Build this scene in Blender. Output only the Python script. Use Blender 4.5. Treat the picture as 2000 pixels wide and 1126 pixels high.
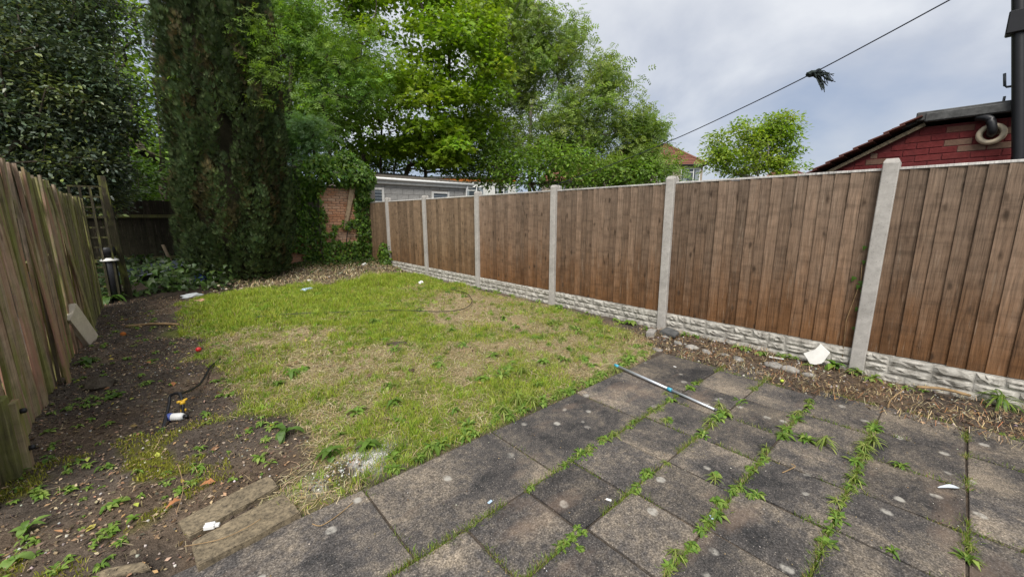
import bpy, bmesh, math, random
import numpy as np
from mathutils import Vector, Matrix

for o in list(bpy.data.objects):
    bpy.data.objects.remove(o)
S = bpy.context.scene
C = S.collection
random.seed(7)
RNG = np.random.default_rng(11)
PI = math.pi
R = math.radians

# ------------------------------------------------------------------ camera
EYE = 1.5
PITCH = math.atan(141 / 767.0)
YAW = R(41.4)
cam_d = bpy.data.cameras.new('camera')
cam = bpy.data.objects.new('camera', cam_d)
C.objects.link(cam)
cam.location = (0, 0, EYE)
cam.rotation_euler = (PI / 2 - PITCH, 0, -YAW)
cam_d.sensor_width = 36
cam_d.lens = 36 * 767 / 2000.0
cam_d.clip_start = 0.05
cam_d.clip_end = 2000
S.camera = cam

# ------------------------------------------------------------------ sky and sun
W = bpy.data.worlds.new('World')
S.world = W
W.use_nodes = True
wn, wl = W.node_tree.nodes, W.node_tree.links
wn.clear()
out = wn.new('ShaderNodeOutputWorld')
bg = wn.new('ShaderNodeBackground')
bg.inputs['Strength'].default_value = 0.1
SUN_EL, SUN_AZ = R(52), R(228)          # azimuth from +Y, clockwise
sky = wn.new('ShaderNodeTexSky')
sky.sky_type = 'NISHITA'
sky.sun_disc = False
sky.sun_elevation = SUN_EL
sky.sun_rotation = SUN_AZ
tc = wn.new('ShaderNodeTexCoord')
sep = wn.new('ShaderNodeSeparateXYZ')
wl.new(tc.outputs['Generated'], sep.inputs[0])
# cloud layer: direction divided by height gives the flattening towards the horizon
ad = wn.new('ShaderNodeMath'); ad.operation = 'ADD'; ad.inputs[1].default_value = 0.42
wl.new(sep.outputs['Z'], ad.inputs[0])
mx_ = wn.new('ShaderNodeMath'); mx_.operation = 'MAXIMUM'; mx_.inputs[1].default_value = 0.1
wl.new(ad.outputs[0], mx_.inputs[0])
dv = wn.new('ShaderNodeVectorMath'); dv.operation = 'DIVIDE'
wl.new(tc.outputs['Generated'], dv.inputs[0])
cmb = wn.new('ShaderNodeCombineXYZ')
for k in range(3):
    wl.new(mx_.outputs[0], cmb.inputs[k])
wl.new(cmb.outputs[0], dv.inputs[1])
nz = wn.new('ShaderNodeTexNoise')
nz.inputs['Scale'].default_value = 1.7
nz.inputs['Detail'].default_value = 7
nz.inputs['Roughness'].default_value = 0.5
nz.inputs['Distortion'].default_value = 0.25
mp = wn.new('ShaderNodeMapping')
mp.inputs['Location'].default_value = (3.1, 0.4, 0.0)
wl.new(dv.outputs[0], mp.inputs['Vector'])
wl.new(mp.outputs[0], nz.inputs['Vector'])
# overcast: low cloud is blue grey, higher cloud paler, broken by the noise
mr = wn.new('ShaderNodeMapRange')
mr.inputs['From Min'].default_value = 0.0
mr.inputs['From Max'].default_value = 0.62
wl.new(sep.outputs['Z'], mr.inputs['Value'])
sm = wn.new('ShaderNodeMath'); sm.operation = 'MULTIPLY_ADD'
sm.inputs[1].default_value = 2.6
wl.new(nz.outputs['Fac'], sm.inputs[0])
s2 = wn.new('ShaderNodeMath'); s2.operation = 'SUBTRACT'; s2.inputs[1].default_value = 1.18
wl.new(mr.outputs[0], s2.inputs[0])
wl.new(s2.outputs[0], sm.inputs[2])
rp = wn.new('ShaderNodeValToRGB')
rp.color_ramp.elements[0].position = 0.05
rp.color_ramp.elements[0].color = (1.22, 1.42, 1.84, 1)
rp.color_ramp.elements[1].position = 0.95
rp.color_ramp.elements[1].color = (2.7, 2.74, 2.82, 1)
e = rp.color_ramp.elements.new(0.5)
e.color = (1.78, 1.88, 2.12, 1)
wl.new(sm.outputs[0], rp.inputs['Fac'])
mixw = wn.new('ShaderNodeMix'); mixw.data_type = 'RGBA'
mixw.inputs['Factor'].default_value = 0.93
wl.new(sky.outputs[0], mixw.inputs['A'])
wl.new(rp.outputs['Color'], mixw.inputs['B'])
wl.new(mixw.outputs['Result'], bg.inputs['Color'])
wl.new(bg.outputs[0], out.inputs['Surface'])

sun_d = bpy.data.lights.new('sun', 'SUN')
sun_d.energy = 1.5
sun_d.angle = R(32)
sun_d.color = (1.0, 0.96, 0.9)
sun = bpy.data.objects.new('sun', sun_d)
C.objects.link(sun)
sv = Vector((math.sin(SUN_AZ) * math.cos(SUN_EL), math.cos(SUN_AZ) * math.cos(SUN_EL), math.sin(SUN_EL)))
sun.rotation_euler = sv.to_track_quat('Z', 'Y').to_euler()

S.view_settings.view_transform = 'Standard'
S.view_settings.look = 'None'
S.view_settings.gamma = 1
S.view_settings.exposure = 1.62
S.render.engine = 'CYCLES'
S.cycles.max_bounces = 5
S.cycles.diffuse_bounces = 2
S.cycles.glossy_bounces = 2
S.cycles.transmission_bounces = 3
S.cycles.transparent_max_bounces = 6

# ------------------------------------------------------------------ measuring helpers (survey of the place)
Fv = np.array([math.sin(YAW) * math.cos(PITCH), math.cos(YAW) * math.cos(PITCH), -math.sin(PITCH)])
Rv = np.array([math.cos(YAW), -math.sin(YAW), 0.0])
Uv = np.cross(Rv, Fv)
def ray(x, y): return Fv + Rv * (x - 1000) / 767.0 - Uv * (y - 563) / 767.0
def at(x, y, d): return np.array([0, 0, EYE]) + ray(x, y) * d           # point at a distance
def G(x, y, z=0.0):                                                   # point on the ground
    d = ray(x, y); t = (z - EYE) / d[2]
    return np.array([d[0] * t, d[1] * t, z])
def onX(x, y, X0):
    d = ray(x, y); return np.array([0, 0, EYE]) + d * (X0 / d[0])
def onY(x, y, Y0):
    d = ray(x, y); return np.array([0, 0, EYE]) + d * (Y0 / d[1])

# ------------------------------------------------------------------ noise
_tab = RNG.random((256, 256))
def vnoise(x, y):
    xi, yi = np.floor(x).astype(int), np.floor(y).astype(int)
    fx, fy = x - xi, y - yi
    fx = fx * fx * (3 - 2 * fx); fy = fy * fy * (3 - 2 * fy)
    a = _tab[xi & 255, yi & 255]; b = _tab[(xi + 1) & 255, yi & 255]
    c = _tab[xi & 255, (yi + 1) & 255]; d = _tab[(xi + 1) & 255, (yi + 1) & 255]
    return (a * (1 - fx) + b * fx) * (1 - fy) + (c * (1 - fx) + d * fx) * fy
def fbm(x, y, s=1.0, o=4):
    x = np.asarray(x, float) * s; y = np.asarray(y, float) * s
    r = 0; a = 0.5; t = 0
    for k in range(o):
        r = r + a * vnoise(x + 17.3 * k, y + 9.1 * k); t += a
        x = x * 2.03; y = y * 2.03; a *= 0.5
    return r / t
def sstep(a, b, x):
    t = np.clip((x - a) / (b - a), 0, 1); return t * t * (3 - 2 * t)

# ------------------------------------------------------------------ object helpers
def tag(o, label=None, cat=None, group=None, kind=None):
    if label: o['label'] = label
    if cat: o['category'] = cat
    if group: o['group'] = group
    if kind: o['kind'] = kind
    return o
def link(name, me, mat=None, parent=None, loc=None):
    o = bpy.data.objects.new(name, me)
    C.objects.link(o)
    if mat and me is not None and len(me.materials) == 0: me.materials.append(mat)
    if parent: o.parent = parent
    if loc is not None: o.location = loc
    return o
def empty(name, loc=(0, 0, 0), rz=0):
    o = bpy.data.objects.new(name, None)
    o.empty_display_size = 0.1
    C.objects.link(o); o.location = loc; o.rotation_euler = (0, 0, rz)
    return o
def tri_mesh(name, V, F, col=None, smooth=False):
    V = np.ascontiguousarray(V, dtype=np.float32); F = np.ascontiguousarray(F, dtype=np.int32)
    k = F.shape[1]
    me = bpy.data.meshes.new(name)
    me.vertices.add(len(V)); me.vertices.foreach_set('co', V.ravel())
    me.loops.add(F.size); me.loops.foreach_set('vertex_index', F.ravel())
    me.polygons.add(len(F))
    me.polygons.foreach_set('loop_start', np.arange(0, F.size, k, dtype=np.int32))
    me.polygons.foreach_set('loop_total', np.full(len(F), k, dtype=np.int32))
    if smooth: me.polygons.foreach_set('use_smooth', np.ones(len(F), dtype=bool))
    me.update(calc_edges=True)
    if col is not None:
        a = me.color_attributes.new('Col', 'FLOAT_COLOR', 'POINT')
        c4 = np.ones((len(V), 4), dtype=np.float32); c4[:, :3] = col
        a.data.foreach_set('color', c4.ravel())
    return me
def bm_mesh(name, bm, smooth=False):
    me = bpy.data.meshes.new(name)
    bmesh.ops.recalc_face_normals(bm, faces=bm.faces)
    bm.to_mesh(me); bm.free()
    if smooth:
        for p in me.polygons: p.use_smooth = True
    return me
def box_bm(bm, size, loc=(0, 0, 0), rot=None, bevel=0.0, seg=1):
    m = Matrix.Translation(Vector(loc))
    if rot is not None: m = m @ (rot if isinstance(rot, Matrix) else Matrix.Rotation(rot, 4, 'Z'))
    m = m @ Matrix.Diagonal((size[0], size[1], size[2], 1))
    r = bmesh.ops.create_cube(bm, size=1, matrix=m)
    if bevel:
        es = list({e for v in r['verts'] for e in v.link_edges})
        bmesh.ops.bevel(bm, geom=es, offset=bevel, segments=seg, affect='EDGES', profile=0.5)
def box(name, size, loc, mat, parent=None, rot=None, bevel=0.0, olocal=None):
    bm = bmesh.new()
    box_bm(bm, size, (0, 0, 0), None, bevel)
    o = link(name, bm_mesh(name, bm), mat, parent, loc)
    if rot is not None:
        if isinstance(rot, Matrix): o.rotation_euler = rot.to_euler()
        else: o.rotation_euler = (0, 0, rot)
    return o
def tube_arrays(pts, rad, n=6):
    P = np.array(pts, float); m = len(P)
    r = np.full(m, rad) if np.isscalar(rad) else np.array(rad, float)
    T = np.gradient(P, axis=0); T /= np.linalg.norm(T, axis=1)[:, None] + 1e-9
    a = np.where(np.abs(T[:, 2:3]) > 0.9, np.array([[1.0, 0, 0]]), np.array([[0, 0, 1.0]]))
    N = np.cross(T, a); N /= np.linalg.norm(N, axis=1)[:, None] + 1e-9
    for i in range(1, m):
        if N[i] @ N[i - 1] < 0: N[i] *= -1
    B = np.cross(T, N)
    th = np.linspace(0, 2 * PI, n, endpoint=False)
    V = (P[:, None] + r[:, None, None] * (np.cos(th)[None, :, None] * N[:, None] + np.sin(th)[None, :, None] * B[:, None])).reshape(-1, 3)
    F = []
    for i in range(m - 1):
        for j in range(n):
            k = (j + 1) % n
            F.append((i * n + j, i * n + k, (i + 1) * n + k, (i + 1) * n + j))
    return V, F
def tube(name, pts, rad, mat, parent=None, n=8, cap=True, loc=None):
    V, F = tube_arrays(pts, rad, n)
    F = list(F)
    if cap:
        m = len(pts)
        F.append(tuple(range(n - 1, -1, -1))); F.append(tuple(range((m - 1) * n, m * n)))
    me = bpy.data.meshes.new(name); me.from_pydata([tuple(v) for v in V], [], F); me.update()
    for p in me.polygons: p.use_smooth = len(p.vertices) == 4
    return link(name, me, mat, parent, loc)
def lathe(name, prof, mat, parent=None, n=20, loc=None):
    V = []; F = []
    for r, z in prof:
        for j in range(n):
            V.append((r * math.cos(2 * PI * j / n), r * math.sin(2 * PI * j / n), z))
    for i in range(len(prof) - 1):
        for j in range(n):
            k = (j + 1) % n
            F.append((i * n + j, i * n + k, (i + 1) * n + k, (i + 1) * n + j))
    F.append(tuple(range(n - 1, -1, -1))); F.append(tuple(range((len(prof) - 1) * n, len(prof) * n)))
    me = bpy.data.meshes.new(name); me.from_pydata(V, [], F); me.update()
    for p in me.polygons: p.use_smooth = len(p.vertices) == 4
    return link(name, me, mat, parent, loc)
def spline(pts, k=6):
    P = np.array(pts, float); n = len(P); o = []
    for i in range(n - 1):
        p0, p1, p2, p3 = P[max(i - 1, 0)], P[i], P[i + 1], P[min(i + 2, n - 1)]
        for t in np.linspace(0, 1, k, endpoint=False):
            o.append(0.5 * (2 * p1 + (p2 - p0) * t + (2 * p0 - 5 * p1 + 4 * p2 - p3) * t * t + (3 * p1 - p0 - 3 * p2 + p3) * t ** 3))
    o.append(P[-1]); return np.array(o)

# ------------------------------------------------------------------ materials
def nodes(name, rough=0.8, spec=0.3):
    m = bpy.data.materials.new(name); m.use_nodes = True
    n, l = m.node_tree.nodes, m.node_tree.links
    b = n['Principled BSDF']
    b.inputs['Roughness'].default_value = rough
    b.inputs['Specular IOR Level'].default_value = spec
    return m, n, l, b
def nnoise(n, l, vec, scale, detail=4, rough=0.55, dist=0.0):
    t = n.new('ShaderNodeTexNoise')
    t.inputs['Scale'].default_value = scale; t.inputs['Detail'].default_value = detail
    t.inputs['Roughness'].default_value = rough; t.inputs['Distortion'].default_value = dist
    if vec is not None: l.new(vec, t.inputs['Vector'])
    return t.outputs['Fac']
def ramp(n, l, fac, stops):
    r = n.new('ShaderNodeValToRGB'); e = r.color_ramp.elements
    while len(e) < len(stops): e.new(0.5)
    for x, (p, c) in zip(e, stops):
        x.position = p; x.color = (c[0], c[1], c[2], 1) if not np.isscalar(c) else (c, c, c, 1)
    l.new(fac, r.inputs['Fac']); return r.outputs['Color']
def mixc(n, l, fac, a, b, mode='MIX'):
    m = n.new('ShaderNodeMix'); m.data_type = 'RGBA'; m.blend_type = mode
    for s, v in (('Factor', fac), ('A', a), ('B', b)):
        if isinstance(v, (int, float)): m.inputs[s].default_value = v
        elif isinstance(v, tuple): m.inputs[s].default_value = (v[0], v[1], v[2], 1)
        else: l.new(v, m.inputs[s])
    return m.outputs['Result']
def math_(n, l, op, a, b=0.0, clamp=False):
    m = n.new('ShaderNodeMath'); m.operation = op; m.use_clamp = clamp
    for i, v in enumerate((a, b)):
        if isinstance(v, (int, float)): m.inputs[i].default_value = v
        else: l.new(v, m.inputs[i])
    return m.outputs[0]
def mapping(n, l, src, scale=(1, 1, 1), addv=None):
    v = src
    if addv is not None:
        a = n.new('ShaderNodeVectorMath'); a.operation = 'ADD'
        l.new(v, a.inputs[0]); l.new(addv, a.inputs[1]); v = a.outputs[0]
    m = n.new('ShaderNodeMapping'); m.inputs['Scale'].default_value = scale
    l.new(v, m.inputs['Vector']); return m.outputs[0]
def obj_coord(n): return n.new('ShaderNodeTexCoord').outputs['Object']
def world_pos(n): return n.new('ShaderNodeNewGeometry').outputs['Position']
def obj_rand(n, l, mult=50):
    r = n.new('ShaderNodeObjectInfo').outputs['Random']
    c = n.new('ShaderNodeCombineXYZ')
    for k, f in enumerate((1.0, 0.37, 0.71)):
        l.new(math_(n, l, 'MULTIPLY', r, mult * f), c.inputs[k])
    return r, c.outputs[0]
def bump(n, l, b, h, strength=0.4, dist=0.01):
    u = n.new('ShaderNodeBump'); u.inputs['Strength'].default_value = strength; u.inputs['Distance'].default_value = dist
    l.new(h, u.inputs['Height']); l.new(u.outputs[0], b.inputs['Normal'])

def plain(name, c, rough=0.6, spec=0.4, metal=0.0, var=0.15, scale=12.0):
    m, n, l, b = nodes(name, rough, spec)
    b.inputs['Metallic'].default_value = metal
    f = nnoise(n, l, obj_coord(n), scale, 5, 0.65)
    lo = tuple(x * (1 - var) for x in c); hi = tuple(min(1, x * (1 + var)) for x in c)
    l.new(ramp(n, l, f, [(0.3, lo), (0.7, hi)]), b.inputs['Base Color'])
    bump(n, l, b, f, 0.15, 0.003)
    return m

def leaf_mat(name, rough=0.5, spec=0.35, trans=0.3, tcol=(1.25, 1.3, 0.55)):
    m, n, l, b = nodes(name, rough, spec)
    a = n.new('ShaderNodeVertexColor'); a.layer_name = 'Col'
    l.new(a.outputs['Color'], b.inputs['Base Color'])
    if trans:
        t = n.new('ShaderNodeBsdfTranslucent')
        l.new(mixc(n, l, 1.0, a.outputs['Color'], tcol, 'MULTIPLY'), t.inputs['Color'])
        x = n.new('ShaderNodeMixShader'); x.inputs[0].default_value = trans
        l.new(b.outputs[0], x.inputs[1]); l.new(t.outputs[0], x.inputs[2])
        l.new(x.outputs[0], n['Material Output'].inputs['Surface'])
    return m
M = {}
M['leaf'] = leaf_mat('leaf', 0.45, 0.35, 0.45)
M['leaf_gloss'] = leaf_mat('leaf_gloss', 0.36, 0.5, 0.2)
M['leaf_dull'] = leaf_mat('leaf_dull', 0.7, 0.2, 0.15)
M['grass'] = leaf_mat('grass', 0.6, 0.25, 0.3)
M['litter'] = leaf_mat('litter', 0.85, 0.1, 0.0)

def bark_mat(name, a, c):
    m, n, l, b = nodes(name, 0.9, 0.15)
    v = mapping(n, l, obj_coord(n), (9, 9, 2.0))
    f = nnoise(n, l, v, 2.0, 6, 0.65, 0.4)
    l.new(ramp(n, l, f, [(0.3, a), (0.7, c)]), b.inputs['Base Color'])
    bump(n, l, b, f, 0.6, 0.02)
    return m
M['bark'] = bark_mat('bark', (0.035, 0.028, 0.02), (0.12, 0.10, 0.075))
M['bark_grey'] = bark_mat('bark_grey', (0.09, 0.08, 0.065), (0.26, 0.24, 0.20))

def wood_mat(name, top, mid, low, moss=0.0, pale=(0.34, 0.27, 0.20), lowz=(0.05, 0.75), redden=None):
    """upright boards, grain along Z; object origin at the foot of the board"""
    m, n, l, b = nodes(name, 0.82, 0.2)
    oc = obj_coord(n); rnd, rv = obj_rand(n, l, 60)
    vg = mapping(n, l, oc, (26, 26, 1.1), rv)
    grain = nnoise(n, l, vg, 3.0, 6, 0.65, 0.6)
    vb = mapping(n, l, oc, (5, 5, 1.6), rv)
    blot = nnoise(n, l, vb, 1.4, 4, 0.6)
    sepn = n.new('ShaderNodeSeparateXYZ'); l.new(oc, sepn.inputs[0])
    z = sepn.outputs['Z']
    zz = math_(n, l, 'ADD', z, math_(n, l, 'MULTIPLY', math_(n, l, 'SUBTRACT', blot, 0.5), 1.1))
    mrn = n.new('ShaderNodeMapRange'); mrn.inputs['From Min'].default_value = lowz[0]; mrn.inputs['From Max'].default_value = lowz[1]
    l.new(zz, mrn.inputs['Value'])
    base = mixc(n, l, mrn.outputs[0], low, mid)
    mr2 = n.new('ShaderNodeMapRange'); mr2.inputs['From Min'].default_value = 0.5; mr2.inputs['From Max'].default_value = 1.7
    l.new(zz, mr2.inputs['Value'])
    base = mixc(n, l, mr2.outputs[0], base, top)
    # board to board tone
    tone = ramp(n, l, rnd, [(0.0, 0.74), (0.5, 1.0), (1.0, 1.26)])
    base = mixc(n, l, 1.0, base, tone, 'MULTIPLY')
    g = ramp(n, l, grain, [(0.30, 0.40), (0.47, 0.95), (0.70, 1.5)])
    base = mixc(n, l, 0.85, base, g, 'MULTIPLY')
    # knots
    dn = n.new('ShaderNodeTexNoise'); dn.inputs['Scale'].default_value = 14; dn.inputs['Detail'].default_value = 3
    l.new(oc, dn.inputs['Vector'])
    vk0 = mapping(n, l, oc, (10, 10, 4.2), rv)
    vk = mixc(n, l, 0.10, vk0, dn.outputs['Color'], 'LINEAR_LIGHT')
    vo = n.new('ShaderNodeTexVoronoi'); vo.inputs['Scale'].default_value = 1.0; vo.inputs['Randomness'].default_value = 1.0
    l.new(vk, vo.inputs['Vector'])
    sc3 = n.new('ShaderNodeSeparateColor'); l.new(vo.outputs['Color'], sc3.inputs[0])
    kn = math_(n, l, 'MULTIPLY', ramp(n, l, vo.outputs['Distance'], [(0.08, 1.0), (0.23, 0.0)]), ramp(n, l, sc3.outputs[0], [(0.2, 0.0), (0.45, 1.0)]))
    base = mixc(n, l, math_(n, l, 'MULTIPLY', kn, 0.8), base, tuple(x * 0.22 for x in mid))
    # bleached streaks
    sk = nnoise(n, l, mapping(n, l, oc, (40, 40, 2.5), rv), 1.2, 4, 0.7)
    base = mixc(n, l, ramp(n, l, sk, [(0.58, 0.0), (0.75, 0.45)]), base, pale)
    vh = mapping(n, l, oc, (2.0, 2.0, 9.0), rv)
    hb = nnoise(n, l, vh, 1.3, 4, 0.65)
    base = mixc(n, l, 0.8, base, ramp(n, l, hb, [(0.3, 0.62), (0.5, 1.0), (0.72, 1.25)]), 'MULTIPLY')
    if redden:
        f = nnoise(n, l, mapping(n, l, oc, (3, 3, 0.7), rv), 1.3, 3)
        base = mixc(n, l, ramp(n, l, f, [(0.45, 0.0), (0.62, 0.8)]), base, redden)
    if moss:
        f = nnoise(n, l, mapping(n, l, oc, (5, 5, 1.2), rv), 1.6, 5, 0.65)
        base = mixc(n, l, ramp(n, l, f, [(0.52 - moss * 0.2, 0.0), (0.72 - moss * 0.15, 0.85)]), base, (0.20, 0.22, 0.045))
    l.new(base, b.inputs['Base Color'])
    hh = math_(n, l, 'ADD', grain, math_(n, l, 'MULTIPLY', kn, 0.6))
    bump(n, l, b, hh, 0.45, 0.006)
    return m
M['panel'] = wood_mat('panel_wood', (0.172, 0.123, 0.088), (0.157, 0.099, 0.062), (0.13, 0.064, 0.028))
M['panel_far'] = wood_mat('panel_wood_far', (0.185, 0.128, 0.083), (0.17, 0.112, 0.066), (0.14, 0.08, 0.04))
M['old'] = wood_mat('old_wood', (0.31, 0.25, 0.18), (0.34, 0.25, 0.175), (0.26, 0.20, 0.125), 0.12, redden=(0.36, 0.18, 0.125))
M['old_moss'] = wood_mat('old_wood_moss', (0.25, 0.21, 0.125), (0.27, 0.21, 0.125), (0.26, 0.25, 0.09), 0.4)
M['old_dark'] = wood_mat('old_wood_dark', (0.17, 0.14, 0.09), (0.17, 0.135, 0.085), (0.14, 0.13, 0.06), 0.3)
M['shade_dark'] = wood_mat('shade_dark_wood', (0.045, 0.035, 0.025), (0.045, 0.035, 0.025), (0.04, 0.035, 0.02))  # near black: shade of the far corner put into the fence boards' colour
M['timber'] = wood_mat('timber', (0.36, 0.27, 0.18), (0.34, 0.25, 0.16), (0.30, 0.22, 0.14))
M['cap'] = wood_mat('sky_lit_cap_wood', (0.55, 0.53, 0.50), (0.55, 0.53, 0.5), (0.5, 0.48, 0.45))  # pale grey: sky reflection on the rail put into its colour

def concrete_mat(name, a, c, scale=14, pits=True, wpos=False, b_s=0.4):
    m, n, l, b = nodes(name, 0.9, 0.2)
    v = world_pos(n) if wpos else obj_coord(n)
    f = nnoise(n, l, v, scale, 7, 0.7)
    g = nnoise(n, l, v, 2.2, 4, 0.6)
    col = ramp(n, l, f, [(0.3, a), (0.68, c)])
    col = mixc(n, l, 0.7, col, ramp(n, l, g, [(0.3, 0.75), (0.7, 1.15)]), 'MULTIPLY')
    if pits:
        vo = n.new('ShaderNodeTexVoronoi'); vo.inputs['Scale'].default_value = 45
        l.new(v, vo.inputs['Vector'])
        col = mixc(n, l, ramp(n, l, vo.outputs['Distance'], [(0.1, 0.7), (0.2, 0.0)]), col, tuple(x * 0.55 for x in a))
    l.new(col, b.inputs['Base Color'])
    bump(n, l, b, f, b_s, 0.006)
    return m
M['post'] = concrete_mat('post_concrete', (0.33, 0.31, 0.285), (0.47, 0.445, 0.41))
M['gravel'] = concrete_mat('gravel_board', (0.17, 0.155, 0.13), (0.56, 0.535, 0.48), 11, False, True, 1.0)
M['block'] = concrete_mat('concrete_block', (0.26, 0.25, 0.235), (0.42, 0.41, 0.385), 20, False)
M['stone'] = concrete_mat('stone', (0.15, 0.14, 0.125), (0.36, 0.34, 0.31), 22, False, True)
M['pale_stone'] = concrete_mat('pale_stone', (0.58, 0.50, 0.38), (0.74, 0.66, 0.52), 16, False)
M['mortar'] = concrete_mat('mortar', (0.30, 0.25, 0.21), (0.46, 0.40, 0.34), 25, False)
M['rust_stone'] = concrete_mat('kerb_stone', (0.05, 0.042, 0.032), (0.30, 0.24, 0.155), 40, True, True, 0.9)

def slab_mat():
    m, n, l, b = nodes('paving_slab', 0.85, 0.25)
    w = world_pos(n); rnd, rv = obj_rand(n, l, 30)
    v = mapping(n, l, w, (1, 1, 1), rv)
    big = nnoise(n, l, v, 2.6, 5, 0.6, 0.3)
    fine = nnoise(n, l, w, 130, 3, 0.7)
    med = nnoise(n, l, w, 22, 6, 0.7)
    tone = math_(n, l, 'ADD', big, math_(n, l, 'MULTIPLY', math_(n, l, 'SUBTRACT', med, 0.5), 0.55))
    col = ramp(n, l, tone, [(0.30, (0.028, 0.027, 0.027)), (0.45, (0.062, 0.056, 0.052)), (0.58, (0.115, 0.098, 0.08)), (0.72, (0.20, 0.165, 0.125))])
    col = mixc(n, l, 1.0, col, ramp(n, l, rnd, [(0, 0.8), (1, 1.2)]), 'MULTIPLY')
    col = mixc(n, l, 0.9, col, ramp(n, l, fine, [(0.33, 0.35), (0.5, 1.0), (0.66, 2.3)]), 'MULTIPLY')
    # pale stone chips
    vo = n.new('ShaderNodeTexVoronoi'); vo.inputs['Scale'].default_value = 70; l.new(w, vo.inputs['Vector'])
    chips = ramp(n, l, vo.outputs['Distance'], [(0.10, 1.0), (0.2, 0.0)])
    sel = ramp(n, l, nnoise(n, l, w, 60, 2), [(0.45, 0.0), (0.55, 1.0)])
    col = mixc(n, l, math_(n, l, 'MULTIPLY', math_(n, l, 'MULTIPLY', chips, sel), 0.75), col, (0.42, 0.37, 0.31))
    # lichen spots
    v2 = n.new('ShaderNodeTexVoronoi'); v2.inputs['Scale'].default_value = 6.5
    l.new(mixc(n, l, 0.04, w, n.new('ShaderNodeTexNoise').outputs['Color']), v2.inputs['Vector'])
    sp = ramp(n, l, v2.outputs['Distance'], [(0.12, 1.0), (0.19, 0.0)])
    selc = n.new('ShaderNodeSeparateColor'); l.new(v2.outputs['Color'], selc.inputs[0])
    s3 = ramp(n, l, selc.outputs[0], [(0.42, 0.0), (0.55, 0.9)])
    s4 = ramp(n, l, med, [(0.38, 0.2), (0.55, 1.0)])
    col = mixc(n, l, math_(n, l, 'MULTIPLY', math_(n, l, 'MULTIPLY', sp, s3), s4), col, (0.36, 0.34, 0.30))
    # rusty sand wash in large streaks
    st = nnoise(n, l, mapping(n, l, w, (0.7, 1.6, 1)), 1.6, 5, 0.6)
    col = mixc(n, l, ramp(n, l, st, [(0.56, 0.0), (0.74, 0.5)]), col, (0.24, 0.165, 0.115))
    l.new(col, b.inputs['Base Color'])
    h = math_(n, l, 'ADD', fine, math_(n, l, 'MULTIPLY', med, 0.8))
    bump(n, l, b, h, 0.5, 0.004)
    return m
M['slab'] = slab_mat()

def ground_mat():
    m, n, l, b = nodes('soil', 0.95, 0.1)
    w = world_pos(n)
    a = n.new('ShaderNodeVertexColor'); a.layer_name = 'Col'
    f = nnoise(n, l, w, 35, 7, 0.75); g = nnoise(n, l, w, 160, 3, 0.7)
    col = mixc(n, l, 1.0, a.outputs['Color'], ramp(n, l, f, [(0.3, 0.5), (0.5, 1.0), (0.7, 1.6)]), 'MULTIPLY')
    col = mixc(n, l, 0.8, col, ramp(n, l, g, [(0.35, 0.6), (0.65, 1.5)]), 'MULTIPLY')
    l.new(col, b.inputs['Base Color'])
    bump(n, l, b, math_(n, l, 'ADD', f, g), 0.8, 0.02)
    return m
M['soil'] = ground_mat()
M['far_ground'] = plain('far_ground', (0.06, 0.075, 0.03), 0.95, 0.1, 0, 0.4, 0.8)

def brick_mat(name, cols, rough=0.9):
    m, n, l, b = nodes(name, rough, 0.15)
    w = world_pos(n); rnd, rv = obj_rand(n, l, 40)
    f = nnoise(n, l, w, 30, 6, 0.7); g = nnoise(n, l, w, 1.8, 4, 0.6)
    col = ramp(n, l, rnd, [(0.0, cols[0]), (0.5, cols[1]), (1.0, cols[2])])
    col = mixc(n, l, 0.8, col, ramp(n, l, f, [(0.3, 0.65), (0.7, 1.3)]), 'MULTIPLY')
    col = mixc(n, l, ramp(n, l, g, [(0.5, 0.0), (0.72, 0.55)]), col, cols[3])
    l.new(col, b.inputs['Base Color']); bump(n, l, b, f, 0.5, 0.006)
    return m
M['brick'] = brick_mat('old_brick', [(0.42, 0.20, 0.11), (0.52, 0.27, 0.16), (0.56, 0.34, 0.22), (0.55, 0.44, 0.34)])
M['redbrick'] = brick_mat('painted_brick', [(0.125, 0.023, 0.024), (0.14, 0.026, 0.026), (0.15, 0.03, 0.028), (0.10, 0.04, 0.038)])
M['barebrick'] = brick_mat('bare_brick', [(0.15, 0.085, 0.06), (0.18, 0.12, 0.085), (0.16, 0.07, 0.05), (0.2, 0.17, 0.15)])
M['redpaint'] = plain('red_paint_mortar', (0.115, 0.024, 0.024), 0.8, 0.2)
M['tile'] = plain('roof_tile', (0.11, 0.045, 0.035), 0.85, 0.2, 0, 0.3, 8)
M['tile_brown'] = None
M['felt'] = plain('roof_felt', (0.085, 0.085, 0.083), 0.9, 0.2, 0, 0.4, 14)
M['black'] = plain('black_plastic', (0.012, 0.012, 0.014), 0.45, 0.4)
M['dark_wall'] = plain('dark_painted_wall', (0.02, 0.018, 0.018), 0.8, 0.2, 0, 0.4)
M['white'] = plain('white_plastic', (0.72, 0.72, 0.70), 0.4, 0.4, 0, 0.06)
M['white_old'] = plain('weathered_white_paint', (0.62, 0.61, 0.57), 0.6, 0.3, 0, 0.15, 6)
M['cream'] = plain('cream_plastic', (0.55, 0.46, 0.33), 0.6, 0.3)
M['render_wall'] = plain('pebbledash_render', (0.33, 0.28, 0.23), 0.9, 0.1, 0, 0.15, 3)
M['render_white'] = plain('white_render', (0.6, 0.6, 0.58), 0.9, 0.1, 0, 0.1, 3)
M['plaster'] = plain('old_plaster', (0.19, 0.165, 0.14), 0.95, 0.1, 0, 0.35, 5)
M['glass'] = plain('window_glass', (0.05, 0.06, 0.07), 0.08, 0.6, 0, 0.2)
M['curtain'] = plain('net_curtain', (0.22, 0.25, 0.27), 0.5, 0.3, 0, 0.2)
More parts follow.
